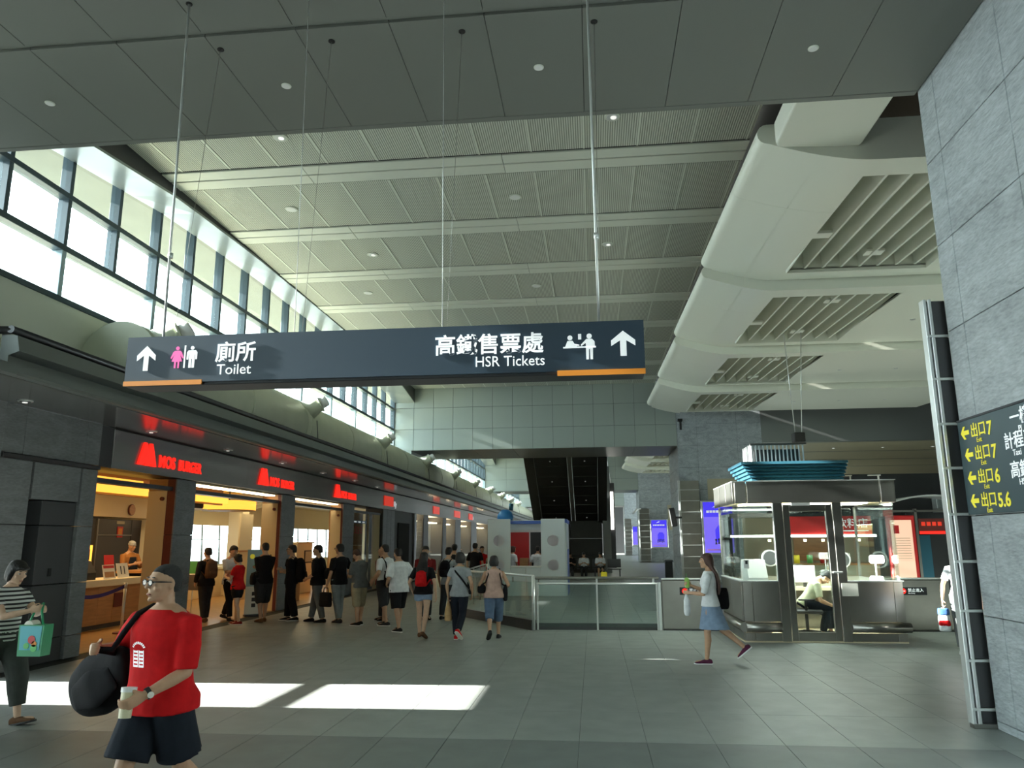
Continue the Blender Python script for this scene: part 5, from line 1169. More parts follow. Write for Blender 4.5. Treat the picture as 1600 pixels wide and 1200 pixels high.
        mb.tube([w + d * .01 + t * .01, b0, b1, b1 + td2 * .032], [.016, .014, .011, .0085], 8)
        J['hand', i] = (w, d, nrm, t)
        hip, kn, an, fd, fu = J['leg', i]
        side = Vector((sd, 0, 0)); ld = (an - kn).normalized(); back = (Vector((0, -1, 0)) - ld * (-ld.y)).normalized()
        mb.tube([hip + Vector((0, 0, .03)), hip.lerp(kn, .3), hip.lerp(kn, .75), kn], [.088, .080 * (1.04 if f else 1), .060, .054])
        mb.tube([kn, kn.lerp(an, .28) + back * .014, kn.lerp(an, .6) + back * .006, an], [.054, .056, .043, .034])
        ft = an - fu * .045
        mb.tube([ft - fd * .045, ft + fd * .06, ft + fd * .135, ft + fd * .165], [.032, .034, .028, .02])
    mb.xform(T)
    body = build(mb, name, skin, None, vox * s, 2)
    tag(body, label, cat, group)
    TT = lambda v: T @ Vector(v)
    # eyes, brows
    for sd in (1, -1):
        for nm, c, r, mt in (('eye', (sd * .033, .083, .012), (.014, .010, .007), 'eye_white'), ('pupil', (sd * .033, .090, .012), (.006, .006, .006), 'eye_dark'), ('eyebrow', (sd * .034, .092, .040), (.020, .006, .004), hair[1] if hair else 'hair')):
            e = MB(); e.ell(hp(c), *r, HR, 10, 6); e.xform(T); me = bpy.data.meshes.new(nm); me.from_pydata(e.v, [], e.f); me.materials.append(M[mt])
            o = bpy.data.objects.new(nm, me); C.objects.link(o); adopt(o, body)
    e = MB(); e.ell(hp((0, .096, -.062)), .023, .012, .006, HR, 10, 6); e.xform(T); me = bpy.data.meshes.new('lips'); me.from_pydata(e.v, [], e.f); me.materials.append(M['lip']); o = bpy.data.objects.new('lips', me); C.objects.link(o); adopt(o, body)
    cv = max(.012, vox)
    # bottom wear
    if bottom:
        mb = MB(); lo = bottom.get('loose', .016); ln = bottom['len']; torso(mb, lo * .45, -.2, bottom.get('waist', .06))
        if bottom.get('skirt'):
            R = [sell(U((0, 0, .05)), Vector((.135 + lo, 0, 0)), Vector((0, .10 + lo, 0)), 20), sell(U((0, -.01, -.04)), Vector((.172 + lo, 0, 0)), Vector((0, .125 + lo, 0)), 20)]
            k0, k1 = J['leg', 0][1], J['leg', 1][1]; cz = rz - (rz - (k0.z + k1.z) / 2) * ln; my = (k0.y + k1.y) / 2 * ln; sp = abs(k0.y - k1.y) / 2 * ln
            R.append(sell(Vector((0, my, cz)), Vector((.165 + lo, 0, 0)), Vector((0, .125 + lo + sp, 0)), 20, 2.4)); mb.rings(R)
        else:
            for i in (0, 1):
                hip, kn, an, fd, fu = J['leg', i]; pts = [hip + Vector((0, 0, .03)), hip.lerp(kn, .35)]; rr = [.088 + lo, .086 + lo]
                fl = bottom.get('flare', 0)
                if ln <= 1: pts.append(hip.lerp(kn, ln)); rr.append(.066 + lo + fl)
                else:
                    pts += [hip.lerp(kn, .8), kn, kn.lerp(an, (ln - 1) * .5) + Vector((0, -.008, 0)), kn.lerp(an, ln - 1)]; rr += [.068 + lo, .063 + lo, .060 + lo * .9 + fl * .5, .046 + lo + fl]; mb.ell(kn, *([.064 + lo] * 3))
                mb.loft(pts, rr)
        mb.xform(T); build(mb, bottom.get('name', 'trousers'), bottom['mat'], body, cv, 2)
    if top:
        mb = MB(); lo = top.get('loose', .016); hem = top.get('hem', -.12)
        R = []
        for (z, rx, ry, yo) in [(hem, .165, .118, -.006)] + [q for q in tor if q[0] > hem + .03 and q[0] < .44] + [(.435, .150 if not f else .132, .095, -.010)] + [(.460, .120, .086, -.012), (.476, .094, .076, -.012), (.490, .074, .066, -.010)]:
            l2 = lo + (top.get('flare', .012) if z < .02 else 0) if z < .40 else lo * .6
            wide = top.get('boxy', .0) * (.165 - rx) if z < .4 else 0
            R.append(sell(U((0, yo, z)), RL @ Vector(((rx + wide) * build_w + l2, 0, 0)), RL @ Vector((0, ry * (build_w * .6 + .4) + l2, 0)), 22, 2.3))
        mb.rings(R)
        sl = top.get('sleeve', .7)
        if sl > 0:
            for i in (0, 1):
                sd = 1 if i == 0 else -1; sh, el, w = J['arm'][i]
                pts = [U((sd * .09, -.005, .425)), sh, sh.lerp(el, min(sl, 1) * .5), sh.lerp(el, min(sl, 1))]; g = top.get('sleeve_loose', .014)
                rr = [.050 * k_ + g * .3, .057 * k_ + g * .6, .052 * k_ + g, (.047 if sl < .9 else .042) * k_ + g]
                if sl > 1: pts += [el.lerp(w, (sl - 1) * .5), el.lerp(w, sl - 1)]; rr += [.042 * k_ + g, .034 * k_ + g]
                mb.loft(pts, rr); mb.ell(el if sl > 1 else sh, *([rr[1] * .8 if sl <= 1 else rr[3]] * 3))
        mb.xform(T); shirt = build(mb, top.get('name', 'shirt'), top['mat'], body, cv, 2); J['shirt'] = shirt
    if shoes:
        for i in (0, 1):
            hip, kn, an, fd, fu = J['leg', i]; ft = an - fu * .045; sdv = fd.cross(fu).normalized()
            mb = MB(); R = []
            for q, w_, hh, zc in ((-.085, .018, .02, -.004), (-.075, .034, .036, .004), (-.03, .040, .045, .010), (.05, .043, .036, .002), (.12, .046, .026, -.008), (.17, .038, .018, -.014), (.195, .015, .01, -.02)):
                R.append(sell(ft + fd * q + fu * zc, sdv * w_, fu * hh, 14, 2.6))
            mb.rings(R); mb.xform(T); sh_ = build(mb, 'shoe', shoes[0], body, max(.009, vox * .8), 1)
            if shoes[1]:
                mb = MB(); R = []
                for q, w_ in ((-.09, .02), (-.075, .037), (-.03, .044), (.05, .046), (.12, .050), (.175, .042), (.203, .016)):
                    R.append([Vector(p) for p in sell(ft + fd * q - fu * .026, sdv * w_, fu * .012, 12, 4)])
                mb.rings(R); mb.xform(T); me = bpy.data.meshes.new('sole'); me.from_pydata(mb.v, [], mb.f); me.materials.append(M[shoes[1]]); o = bpy.data.objects.new('sole', me); C.objects.link(o); adopt(o, sh_)
    if hair:
        st, hm = hair; mb = MB()
        g = {'buzz': .003, 'short': .013, 'bob': .016, 'long': .014, 'bun': .012, 'cap': .012}[st]
        back = {'buzz': [(-.055, .045, .030, -.062), (-.03, .060, .055, -.045), (.005, .0705, .068, -.033)], 'short': [(-.06, .045, .030, -.062), (-.03, .060, .052, -.048), (.005, .072, .066, -.036)], 'cap': [(.02, .076, .098, -.004)]}.get(st, [(-.10, .05, .03, -.06), (-.06, .074, .062, -.036), (-.02, .078, .078, -.026), (.01, .078, .080, -.022)])
        R = back + ([(.045, .074, .085, -.016), (.065, .072, .088, -.009)] if st != 'cap' else []) + [(.085, .062, .076, -.010), (.104, .044, .054, -.012), (.117, .018, .024, -.014)]
        mb.rings([[hp(((rx + g) * cos(2 * pi * k / 18), yo + (ry + g) * sin(2 * pi * k / 18), z + (g * .6 if z > .08 else 0))) for k in range(18)] for (z, rx, ry, yo) in R])
        if st == 'long':
            mb.rings([sell(q, HR @ Vector((a, 0, 0)), HR @ Vector((0, b, 0)), 14) for q, a, b in ((hp((0, -.05, .06)), .08, .055), (hp((0, -.06, -.08)), .098, .055), (U((0, -.115, .45)), .125, .045), (U((0, -.145, .33)), .13, .04), (U((0, -.15, .20)), .10, .03), (U((0, -.14, .12)), .05, .016))])
        if st == 'bob':
            for sd in (1, -1): mb.tube([hp((sd * .07, .02, .05)), hp((sd * .082, .01, -.02)), hp((sd * .075, .0, -.085))], [.02, .026, .018])
            mb.tube([hp((-.05, .085, .07)), hp((0, .098, .068)), hp((.05, .085, .07))], [.018, .02, .018])
        if st == 'bun': mb.ell(hp((0, -.10, .05)), .045, .045, .04)
        mb.xform(T); build(mb, 'cap' if st == 'cap' else 'hair', hm, body, .010 if vox < .02 else .014, 2)
    if glasses:
        mb = MB()
        for sd in (1, -1):
            pts = [hp((sd * .036 + .026 * cos(a), .112, .010 + .017 * sin(a))) for a in [2 * pi * k / 14 for k in range(14)]]
            for a, b in zip(pts, pts[1:] + pts[:1]): mb.tube([a, b], [.003, .003], 6)
            mb.tube([hp((sd * .062, .110, .016)), hp((sd * .078, .06, .014)), hp((sd * .079, -.01, .010))], [.004, .005, .003], 6)
        mb.tube([hp((-.01, .114, .014)), hp((.01, .114, .014))], [.0025, .0025], 6)
        mb.xform(T); me = bpy.data.meshes.new('glasses'); me.from_pydata(mb.v, [], mb.f); me.materials.append(M['rubber']); o = bpy.data.objects.new('glasses', me); C.objects.link(o); adopt(o, body)
        mb = MB()
        for sd in (1, -1): mb.rings([[hp((sd * .036 + .024 * cos(2 * pi * k / 12), y, .010 + .015 * sin(2 * pi * k / 12))) for k in range(12)] for y in (.111, .113)])
        mb.xform(T); me = bpy.data.meshes.new('lens'); me.from_pydata(mb.v, [], mb.f); me.materials.append(M['lens']); o = bpy.data.objects.new('lens', me); C.objects.link(o); adopt(o, body)
    J['T'] = T; J['U'] = U; J['body'] = body; J['s'] = s; J['hp'] = hp
    return J

def thing(name, J, label, cat, loc=(0, 0, 1)): return empty(name, J['T'] @ Vector(loc), label, cat)
def blob(J, rings, name, mat, parent, vox=.014, p=3.0, it=10):
    """rings: (centre, half x vec, half y vec) in the person's frame"""
    mb = MB(); mb.rings([sell(c, ax, ay, 18, p) for c, ax, ay in rings]); mb.xform(J['T']); return build(mb, name, mat, parent, vox, it)
def strap(J, pts, r, name, mat, parent):
    mb = MB(); mb.tube(pts, [r] * len(pts), 8); mb.xform(J['T']); me = bpy.data.meshes.new(name); me.from_pydata(mb.v, [], mb.f); me.materials.append(M[mat])
    me.polygons.foreach_set('use_smooth', [True] * len(me.polygons)); o = bpy.data.objects.new(name, me); C.objects.link(o); return adopt(o, parent)
def backpack(J, mat, label, w=.15, h=.42, d=.075, y=-.19, z=.06):
    U = J['U']; e = thing('backpack', J, label, 'backpack', U((0, y, z)))
    V = Vector
    blob(J, [(U((0, y + .03, z)), V((w * .85, 0, 0)), V((0, d * .7, 0))), (U((0, y, z + h * .12)), V((w, 0, 0)), V((0, d, 0))), (U((0, y, z + h * .5)), V((w, 0, 0)), V((0, d, 0))), (U((0, y + .01, z + h * .85)), V((w * .85, 0, 0)), V((0, d * .8, 0))), (U((0, y + .03, z + h)), V((w * .4, 0, 0)), V((0, d * .4, 0)))], 'pack', mat, e)
    blob(J, [(U((0, y - d, z + .04)), V((w * .6, 0, 0)), V((0, .02, 0))), (U((0, y - d - .01, z + h * .25)), V((w * .68, 0, 0)), V((0, .03, 0))), (U((0, y - d, z + h * .45)), V((w * .6, 0, 0)), V((0, .015, 0)))], 'front_pocket', mat, e)
    for sd in (1, -1): strap(J, [U((sd * .09, y + .05, z + .02)), U((sd * .155, -.03, .22)), U((sd * .115, .115, .30)), U((sd * .11, .09, .43)), U((sd * .10, -.03, .485)), U((sd * .09, y + .04, z + h * .85))], .016, 'strap', mat, e)
    return e
def shoulder_bag(J, mat, label, side, c, size, sh_side=None, front=True):
    """c: centre in the upright frame; strap runs to the shoulder"""
    U = J['U']; e = thing('shoulder_bag', J, label, 'bag', c); V = Vector; c = V(c); a, b, h = size
    blob(J, [(c + V((0, 0, -h)), V((0, a * .85, 0)), V((b * .8, 0, 0))), (c + V((0, 0, -h * .6)), V((0, a, 0)), V((b, 0, 0))), (c + V((0, 0, h * .4)), V((0, a * .95, 0)), V((b, 0, 0))), (c + V((0, 0, h)), V((0, a * .8, 0)), V((b * .35, 0, 0)))], 'bag', mat, e)
    ss = sh_side if sh_side else side
    strap(J, [c + V((0, a * .7, h * .8)), c.lerp(U((ss * .12, .12, .30)), .6), U((ss * .12, .09, .43)), U((ss * .12, -.02, .49)), U((ss * .12, -.12, .38)), c.lerp(U((ss * .12, -.13, .30)), .55), c + V((0, -a * .7, h * .8))], .014, 'strap', mat, e)
    return e
V = Vector
# ---- red-shirted man in front, walking towards the lower left
Jr = person('person', (-2.69, 4.72), (-.22, -.98), 1.70, 'man in a red T-shirt and glasses walking with a black bag and cup', legs=((20, 12, 0), (-16, 24, -8)), lean=2, twist=0,
            hands=((.34, .16, 1.16), (-.12, .25, .93)), curl=(.85, .6), head=(-20, -2), top=dict(mat='f_red', sleeve=.95, sleeve_loose=.024, loose=.034, hem=-.11, boxy=.7, flare=.035, name='t_shirt'), bottom=dict(mat='f_navy', len=.86, loose=.036, flare=.03, name='shorts'),
            shoes=('f_char', 'rubber'), hair=('buzz', 'hair_buzz'), vox=.007, glasses=True, build_w=1.05, skin='skin')
U = Jr['U']
bg = thing('garment_bag', Jr, 'bulky black bag slung from the shoulder of the man in red', 'bag', (.45, -.1, .9))
w, d, nn, t = Jr['hand', 0]
X_ = lambda *p: V(p)
blob(Jr, [(X_(.27, .02, 1.12), X_(.03, 0, .05), X_(0, .05, 0)), (X_(.33, -.03, 1.04), X_(.08, 0, .12), X_(0, .09, 0)), (X_(.45, -.07, .96), X_(.10, 0, .17), X_(0, .11, 0)), (X_(.60, -.10, .89), X_(.10, 0, .18), X_(0, .12, 0)), (X_(.74, -.13, .82), X_(.08, 0, .14), X_(0, .11, 0)), (X_(.81, -.14, .78), X_(.03, 0, .07), X_(0, .06, 0))], 'bag_body', 'f_black', bg, .012, 2.6, 60)
blob(Jr, [(X_(.32, .05, .98), X_(.05, 0, .07), X_(0, .02, 0)), (X_(.50, .045, .89), X_(.06, 0, .12), X_(0, .03, 0)), (X_(.68, .0, .81), X_(.04, 0, .08), X_(0, .03, 0))], 'bag_flap', 'f_black', bg, .012, 2.4, 40)
strap(Jr, [V((.33, -.02, 1.10)), w + d * .07, U((.235, .16, .26)), U((.175, .14, .36)), U((.14, .07, .465)), U((.14, -.05, .50)), U((.20, -.16, .36)), V((.38, -.12, 1.06))], .018, 'bag_strap', 'f_black', bg)
# cup in the left hand, wrist watch
w, d, nn, t = Jr['hand', 1]
cu = thing('drink_cup', Jr, 'plastic cup of pale milky drink held by the man in red', 'cup', w)
cc0 = w + d * .085 + nn * .042; ax = V((.0, .10, -1)).normalized()
mb = MB(); u_, v_ = frame_axes(ax); mb.rings([sell(cc0 + ax * q, u_ * r, v_ * r, 20) for q, r in ((-.05, .040), (.09, .034))]); mb.xform(Jr['T']); me = bpy.data.meshes.new('drink'); me.from_pydata(mb.v, [], mb.f); me.materials.append(pm('milk_drink', (.62, .58, .38), rough=.3)); adopt(mobj('drink', me, None), cu)
mb = MB(); mb.rings([sell(cc0 + ax * q, u_ * r, v_ * r, 20) for q, r in ((-.075, .044), (-.05, .043))]); mb.xform(Jr['T']); me = bpy.data.meshes.new('lid'); me.from_pydata(mb.v, [], mb.f); me.materials.append(M['white']); adopt(mobj('lid', me, None), cu)
wa = thing('wrist_watch', Jr, 'dark watch with pale face on the wrist of the man in red', 'watch', w)
mb = MB(); wp = w - d * .02; mb.rings([sell(wp + d * q, t * .036, nn * .031, 18) for q in (-.012, .012)]); mb.xform(Jr['T']); me = bpy.data.meshes.new('watch_strap'); me.from_pydata(mb.v, [], mb.f); me.materials.append(M['rubber']); adopt(mobj('watch_strap', me, None), wa)
mb = MB(); mb.rings([sell(wp - nn * q, t * .018, d * .018, 16) for q in (.028, .038)]); mb.xform(Jr['T']); me = bpy.data.meshes.new('watch_face'); me.from_pydata(mb.v, [], mb.f); me.materials.append(M['paper']); adopt(mobj('watch_face', me, None), wa)
PRINTS = []
# print on the chest: arc of lettering over a block of lines (dropped onto the cloth later)
def chest(u, v): return Jr['T'] @ U((u, .26, v))
def chest_poly(pts):
    o = from_py('shirt_print', [chest(-a, b) for a, b in pts], [tuple(range(len(pts)))], 'white_print', Jr['shirt']); PRINTS.append((o, Jr))
cz, cx_ = .265, -.05
for k in range(9):
    a0, a1 = radians(160 - 16 * k), radians(160 - 16 * k - 11)
    chest_poly([(cx_ + .060 * cos(a0), cz + .050 * sin(a0)), (cx_ + .060 * cos(a1), cz + .050 * sin(a1)), (cx_ + .044 * cos(a1), cz + .036 * sin(a1)), (cx_ + .044 * cos(a0), cz + .036 * sin(a0))])
for k in range(5):
    z = cz - .004 - .021 * k
    chest_poly([(cx_ - .042, z), (cx_ - .004, z), (cx_ - .004, z - .012), (cx_ - .042, z - .012)]); chest_poly([(cx_ + .004, z), (cx_ + .040, z), (cx_ + .040, z - .013), (cx_ + .004, z - .013)])
for a in (-.045, -.006, .006, .04): chest_poly([(cx_ + a, cz), (cx_ + a + .005, cz), (cx_ + a + .005, cz - .1), (cx_ + a, cz - .1)])

# ---- woman in a striped shirt at the left edge
Jw = person('person', (-6.10, 7.62), (.98, -.18), 1.66, 'woman in a striped shirt walking at the left edge, looking down', 'f', legs=((-26, 34, -28), (20, 12, 12)), lean=3, hands=((.10, .42, 1.16), (-.06, .42, 1.15)), curl=(.9, .8), head=(-4, 14),
            top=dict(mat='stripe_tee', sleeve=.55, hem=-.06, loose=.018, name='striped_shirt'), bottom=dict(mat='f_olive', len=1.72, loose=.045, flare=-.015), shoes=('f_brown', 'rubber'), hair=('bob', 'hair'), vox=.009, skin='skin_lt')
tg = empty('shopping_bag', (-5.62, 7.45, .7), 'green and turquoise shopping bag held by the woman in stripes', 'bag')
M['bag_green'] = pm('bag_green', (.02, .28, .12), rough=.4); M['bag_teal'] = pm('bag_teal', (.05, .38, .45), rough=.35)
bx0, by0 = -5.62, 7.45
def bagpanel(nm, z0, z1, w0, w1, mat, off): 
    vs = []
    for yy in (-.07 - off, .07 + off):
        for z, w_ in ((z0, w0), (z1, w1)): vs += [(bx0 - w_, by0 + yy, z), (bx0 + w_, by0 + yy, z)]
    from_py(nm, vs, [(0, 1, 3, 2), (4, 6, 7, 5), (0, 2, 6, 4), (1, 5, 7, 3), (0, 4, 5, 1), (2, 3, 7, 6)], mat, tg)
bagpanel('bag_body', .70, 1.0, .125, .135, 'bag_green', 0); bagpanel('bag_band', .76, .99, .105, .118, 'bag_teal', .004)
for (px_, pz_, r_, m_) in ((.02, .86, .04, 'red'), (.05, .82, .028, 'orange_print'), (-.03, .80, .03, 'green'), (.05, .78, .035, 'green')): poly('bag_print', circ(px_, pz_, r_, 12), (bx0, by0 - .076, 0), (1, 0, 0), (0, 0, 1), m_, tg, .003)
for xx in (-.09, .07): tube('bag_handle', [(bx0 + xx, by0, .99), (bx0 + xx * .5 - .01, by0 + .02, 1.12), (bx0 - .01, by0 + .08, 1.20)], .013, 'bag_green', tg, 6)
o = prism('paper_roll', circ(bx0 - .05, .99, .05, 14), by0 - .05, by0 + .06, 1, 'paper', tg)

# ---- woman walking on the right
Jq = person('person', (1.72, 12.1), (-.97, .22), 1.60, 'long-haired woman in white top and denim skirt walking on the right', 'f', legs=((-22, 30, -40), (8, 4, 0)), hands=((.12, .30, 1.18), (-.13, .30, 1.08)), curl=(.8, .7), head=(8, 2),
            top=dict(mat='f_white', sleeve=1.0, hem=-.06, loose=.022), bottom=dict(mat='f_denim_lt', len=.92, loose=.012, skirt=True, name='skirt'), shoes=('f_maroon', 'white'), hair=('long', 'hair_brown'), vox=.011, skin='skin')
shoulder_bag(Jq, 'f_black', 'black shoulder bag of the woman walking on the right', 1, (.20, -.16, .98), (.13, .06, .17), 1)
w, d, nn, t = Jq['hand', 0]
cp = thing('green_cup', Jq, 'green drink cup held by the woman on the right', 'cup', w); mb = MB(); q0 = w + d * .07; mb.rings([sell(q0 + V((0, 0, q)), V((r, 0, 0)), V((0, r, 0)), 16) for q, r in ((-.06, .032), (.06, .042), (.075, .042), (.10, .02))]); mb.xform(Jq['T'])
me = bpy.data.meshes.new('cup_body'); me.from_pydata(mb.v, [], mb.f); me.materials.append(pm('green_tea', (.30, .55, .12), rough=.3)); adopt(mobj('cup_body', me, None), cp); strap(Jq, [q0 + V((0, 0, .07)), q0 + V((.01, .01, .16))], .004, 'straw', 'green', cp)
w, d, nn, t = Jq['hand', 1]
pbg = thing('plastic_bag', Jq, 'white plastic bag hanging from the hand of the woman on the right', 'bag', w); q0 = w + d * .06
blob(Jq, [(q0 + V((0, 0, -.02)), V((.015, 0, 0)), V((0, .02, 0))), (q0 + V((0, 0, -.12)), V((.04, 0, 0)), V((0, .05, 0))), (q0 + V((0, 0, -.30)), V((.05, 0, 0)), V((0, .055, 0))), (q0 + V((0, 0, -.36)), V((.03, 0, 0)), V((0, .04, 0)))], 'sack', 'f_white', pbg, .012, 2.2)

# ---- the queue in front of the shop
L_ = (-1, .12)
cross = ((-.02, .20, 1.13), (.03, .21, 1.08)); phone = ((.07, .30, 1.15), (-.07, .30, 1.13)); pock = (None, (-.24, .10, .93))
Q = {}
def q(key, *a, **k): Q[key] = person('person', *a, **k); return Q[key]
q('a', (-9.02, 17.42), (-.8, .5), 1.69, 'man in black jacket beside the stone pier, nearest to the counter', hands=((.1, .3, 1.1), (-.24, .05, .9)), top=dict(mat='f_black', sleeve=1.9, loose=.024), bottom=dict(mat='f_char', len=1.95), shoes=('f_brown', None), hair=('short', 'hair'))
backpack(Q['a'], 'f_brown', 'dark brown backpack on the man nearest to the counter')
q('b', (-8.64, 17.85), (.75, -.35), 1.75, 'man in a white T-shirt facing the queue, looking down', hands=phone, head=(0, 18), top=dict(mat='f_white', sleeve=.8), bottom=dict(mat='f_black', len=1.95), legs=((16, 8, 0), (-12, 16, -10)), shoes=('f_black', None), hair=('short', 'hair'))
q('c', (-8.02, 16.95), (-.9, .15), 1.55, 'woman in red T-shirt and black shorts with a hair bun', 'f', hands=phone, head=(0, 20), curl=(.9, .9), top=dict(mat='f_red', sleeve=.6, hem=-.1, loose=.024), bottom=dict(mat='f_black', len=.62, loose=.028, name='shorts'), shoes=('f_dkred', 'white'), hair=('bun', 'hair'), skin='skin_lt')
q('d', (-7.66, 17.5), (-.75, .65), 1.80, 'tall man in black T-shirt and dark shorts with folded arms', hands=cross, top=dict(mat='f_black', sleeve=.85, loose=.028), bottom=dict(mat='f_char', len=1.02, loose=.04, name='shorts'), shoes=('f_brown', None), hair=('buzz', 'hair'))
shoulder_bag(Q['d'], 'f_black', 'small black bag at the hip of the tall man with folded arms', -1, (-.24, .02, .92), (.10, .05, .13), 1)
q('e', (-7.12, 17.8), (-.96, -.1), 1.74, 'man in black with glasses and a large black backpack', hands=cross, head=(10, 0), top=dict(mat='f_black', sleeve=.85), bottom=dict(mat='f_black', len=1.95, loose=.03), shoes=('f_black', 'paper'), hair=('short', 'hair'), glasses=True)
backpack(Q['e'], 'f_black', 'large black backpack in the middle of the queue', .17, .55, .10, -.22, -.08)
q('f', (-6.38, 17.55), (-.98, .1), 1.75, 'man in black jacket and grey trousers with one foot forward', legs=((14, 4, 0), (-12, 4, 0)), hands=(None, (-.2, .16, .95)), head=(20, 5), top=dict(mat='f_black', sleeve=1.2, loose=.028), bottom=dict(mat='f_grey', len=1.95, loose=.02), shoes=('f_black', None), hair=('short', 'hair'))
shoulder_bag(Q['f'], 'f_black', 'black messenger bag on the back of the man in grey trousers', 1, (.02, -.24, 1.05), (.07, .15, .12), -1)
q('g', (-5.84, 17.45), (-.85, .5), 1.76, 'man in black T-shirt and light grey jeans holding a briefcase', hands=((.25, .08, .9), (-.27, .06, .84)), curl=(.4, .9), top=dict(mat='f_black', sleeve=.85, loose=.024), bottom=dict(mat='f_jean_grey', len=1.95, loose=.024), shoes=('f_char', None), hair=('short', 'hair'), glasses=True)
w, d, nn, t = Q['g']['hand', 1]; bc = thing('briefcase', Q['g'], 'black briefcase hanging from a hand in the queue', 'briefcase', w); q0 = w + d * .10
blob(Q['g'], [(q0 + V((0, 0, -.40)), V((.05, 0, 0)), V((0, .17, 0))), (q0 + V((0, 0, -.36)), V((.06, 0, 0)), V((0, .18, 0))), (q0 + V((0, 0, -.12)), V((.055, 0, 0)), V((0, .17, 0))), (q0 + V((0, 0, -.09)), V((.04, 0, 0)), V((0, .16, 0)))], 'case', 'f_black', bc, .013, 4)
strap(Q['g'], [q0 + V((0, .08, -.10)), q0 + V((0, .06, .0)), q0 + V((0, -.06, .0)), q0 + V((0, -.08, -.10))], .012, 'handle', 'rubber', bc)
q('h', (-5.2, 16.95), (-.8, .5), 1.66, 'man in grey T-shirt and khaki shorts with bowed head', hands=phone, head=(0, 35), lean=4, top=dict(mat='f_grey', sleeve=.85, loose=.03), bottom=dict(mat='f_khaki', len=1.08, loose=.034, name='shorts'), shoes=('f_black', 'white'), hair=('short', 'hair_brown'), legs=((4, 2, 0), (-4, 2, 0)))
q('i', (-4.62, 16.9), (-.9, .4), 1.75, 'man in white T-shirt with a black bag, behind the white-shirted man', hands=pock, top=dict(mat='f_white', sleeve=.8), bottom=dict(mat='f_char', len=1.05, loose=.035, name='shorts'), shoes=('f_char', 'white'), hair=('buzz', 'hair'))
shoulder_bag(Q['i'], 'f_black', 'black shoulder bag hanging behind the bowed man in the queue', 1, (-.10, -.20, .98), (.10, .10, .17), -1)
q('j', (-4.02, 15.82), (-.72, .69), 1.68, 'man in loose white shirt and black shorts at the end of the queue', hands=((.24, .06, .9), (-.2, .14, .96)), head=(0, 6), lean=3, top=dict(mat='f_white', sleeve=.95, hem=-.14, loose=.04, sleeve_loose=.03, boxy=.7), bottom=dict(mat='f_black', len=1.0, loose=.038, name='shorts'), shoes=('f_black', 'white'), hair=('short', 'hair'), legs=((12, 6, 0), (-10, 8, 0)))
q('k', (-4.95, 17.9), (-.9, .3), 1.70, 'man in dark red shirt mostly hidden behind the queue', hands=pock, top=dict(mat='f_dkred', sleeve=.8), bottom=dict(mat='f_char', len=1.95), shoes=('f_black', None), hair=('buzz', 'hair'), vox=.016)
q('l', (-3.95, 18.0), (.2, -.9), 1.70, 'man in dark red top facing the camera behind the long-haired girl', hands=phone, head=(0, 10), top=dict(mat='f_dkred', sleeve=.8), bottom=dict(mat='f_char', len=1.95), shoes=('f_black', None), hair=('short', 'hair'), vox=.016)
q('m', (-3.45, 18.3), (.3, .9), 1.66, 'person in grey T-shirt with a dark backpack ahead of the long-haired girl', top=dict(mat='f_greytee', sleeve=.7), bottom=dict(mat='f_char', len=1.95), shoes=('f_black', None), hair=('short', 'hair'), vox=.016)
backpack(Q['m'], 'f_black', 'dark backpack beyond the long-haired girl', .14, .40)
# ---- girl with red backpack, two women walking away
q('n', (-3.3, 14.9), (.05, 1), 1.60, 'long-haired girl in black T-shirt and denim shorts walking away', 'f', legs=((-14, 16, -22), (10, 4, 0)), hands=((.27, -.02, .84), (-.25, .08, .9)), top=dict(mat='f_black', sleeve=.7, hem=-.08, loose=.024), bottom=dict(mat='f_denim_lt', len=.40, loose=.022, flare=.012, name='shorts'), shoes=('f_brown', None), hair=('long', 'hair'), vox=.011, skin='skin_lt')
backpack(Q['n'], 'f_red', 'small red patterned backpack on the long-haired girl', .12, .32, .065, -.20, .08)
q('o', (-2.53, 14.58), (.1, 1), 1.60, 'woman in grey patterned T-shirt and dark jeans walking away', 'f', legs=((-18, 30, -35), (8, 4, 0)), hands=((.24, .03, .88), (-.25, .02, .84)), curl=(.4, .9), top=dict(mat='f_greytee', sleeve=.5, hem=-.10, loose=.024), bottom=dict(mat='f_navy', len=1.95, loose=.012), shoes=('f_red', 'paper'), hair=('bob', 'hair'), vox=.011, skin='skin')
U_o = Q['o']['U']
cb_ = thing('crossbody_strap_bag', Q['o'], 'thin black crossbody bag worn by the woman in grey', 'bag', U_o((.2, .1, .1)))
strap(Q['o'], [U_o((-.13, -.02, .47)), U_o((-.05, -.125, .38)), U_o((.08, -.145, .24)), U_o((.18, -.10, .10)), U_o((.21, .0, .04)), U_o((.12, .14, .15)), U_o((-.06, .14, .36)), U_o((-.13, -.02, .47))], .018, 'strap', 'f_black', cb_); blob(Q['o'], [(U_o((.215, .02, -.06)), V((.03, 0, 0)), V((0, .08, 0))), (U_o((.22, .02, .08)), V((.03, 0, 0)), V((0, .08, 0)))], 'pouch', 'f_black', cb_)
w, d, nn, t = Q['o']['hand', 1]; pb_ = thing('paper_bag', Q['o'], 'tan paper bag in the left hand of the woman in grey', 'bag', w); q0 = w + d * .09
blob(Q['o'], [(q0 + V((0, 0, -.40)), V((.07, .03, 0)), V((-.03, .11, 0))), (q0 + V((0, 0, -.2)), V((.06, .03, 0)), V((-.03, .11, 0))), (q0 + V((0, 0, -.06)), V((.02, 0, 0)), V((0, .07, 0))), (q0 + V((0, 0, .0)), V((.012, 0, 0)), V((0, .03, 0)))], 'sack', 'f_tan', pb_, .013, 3)
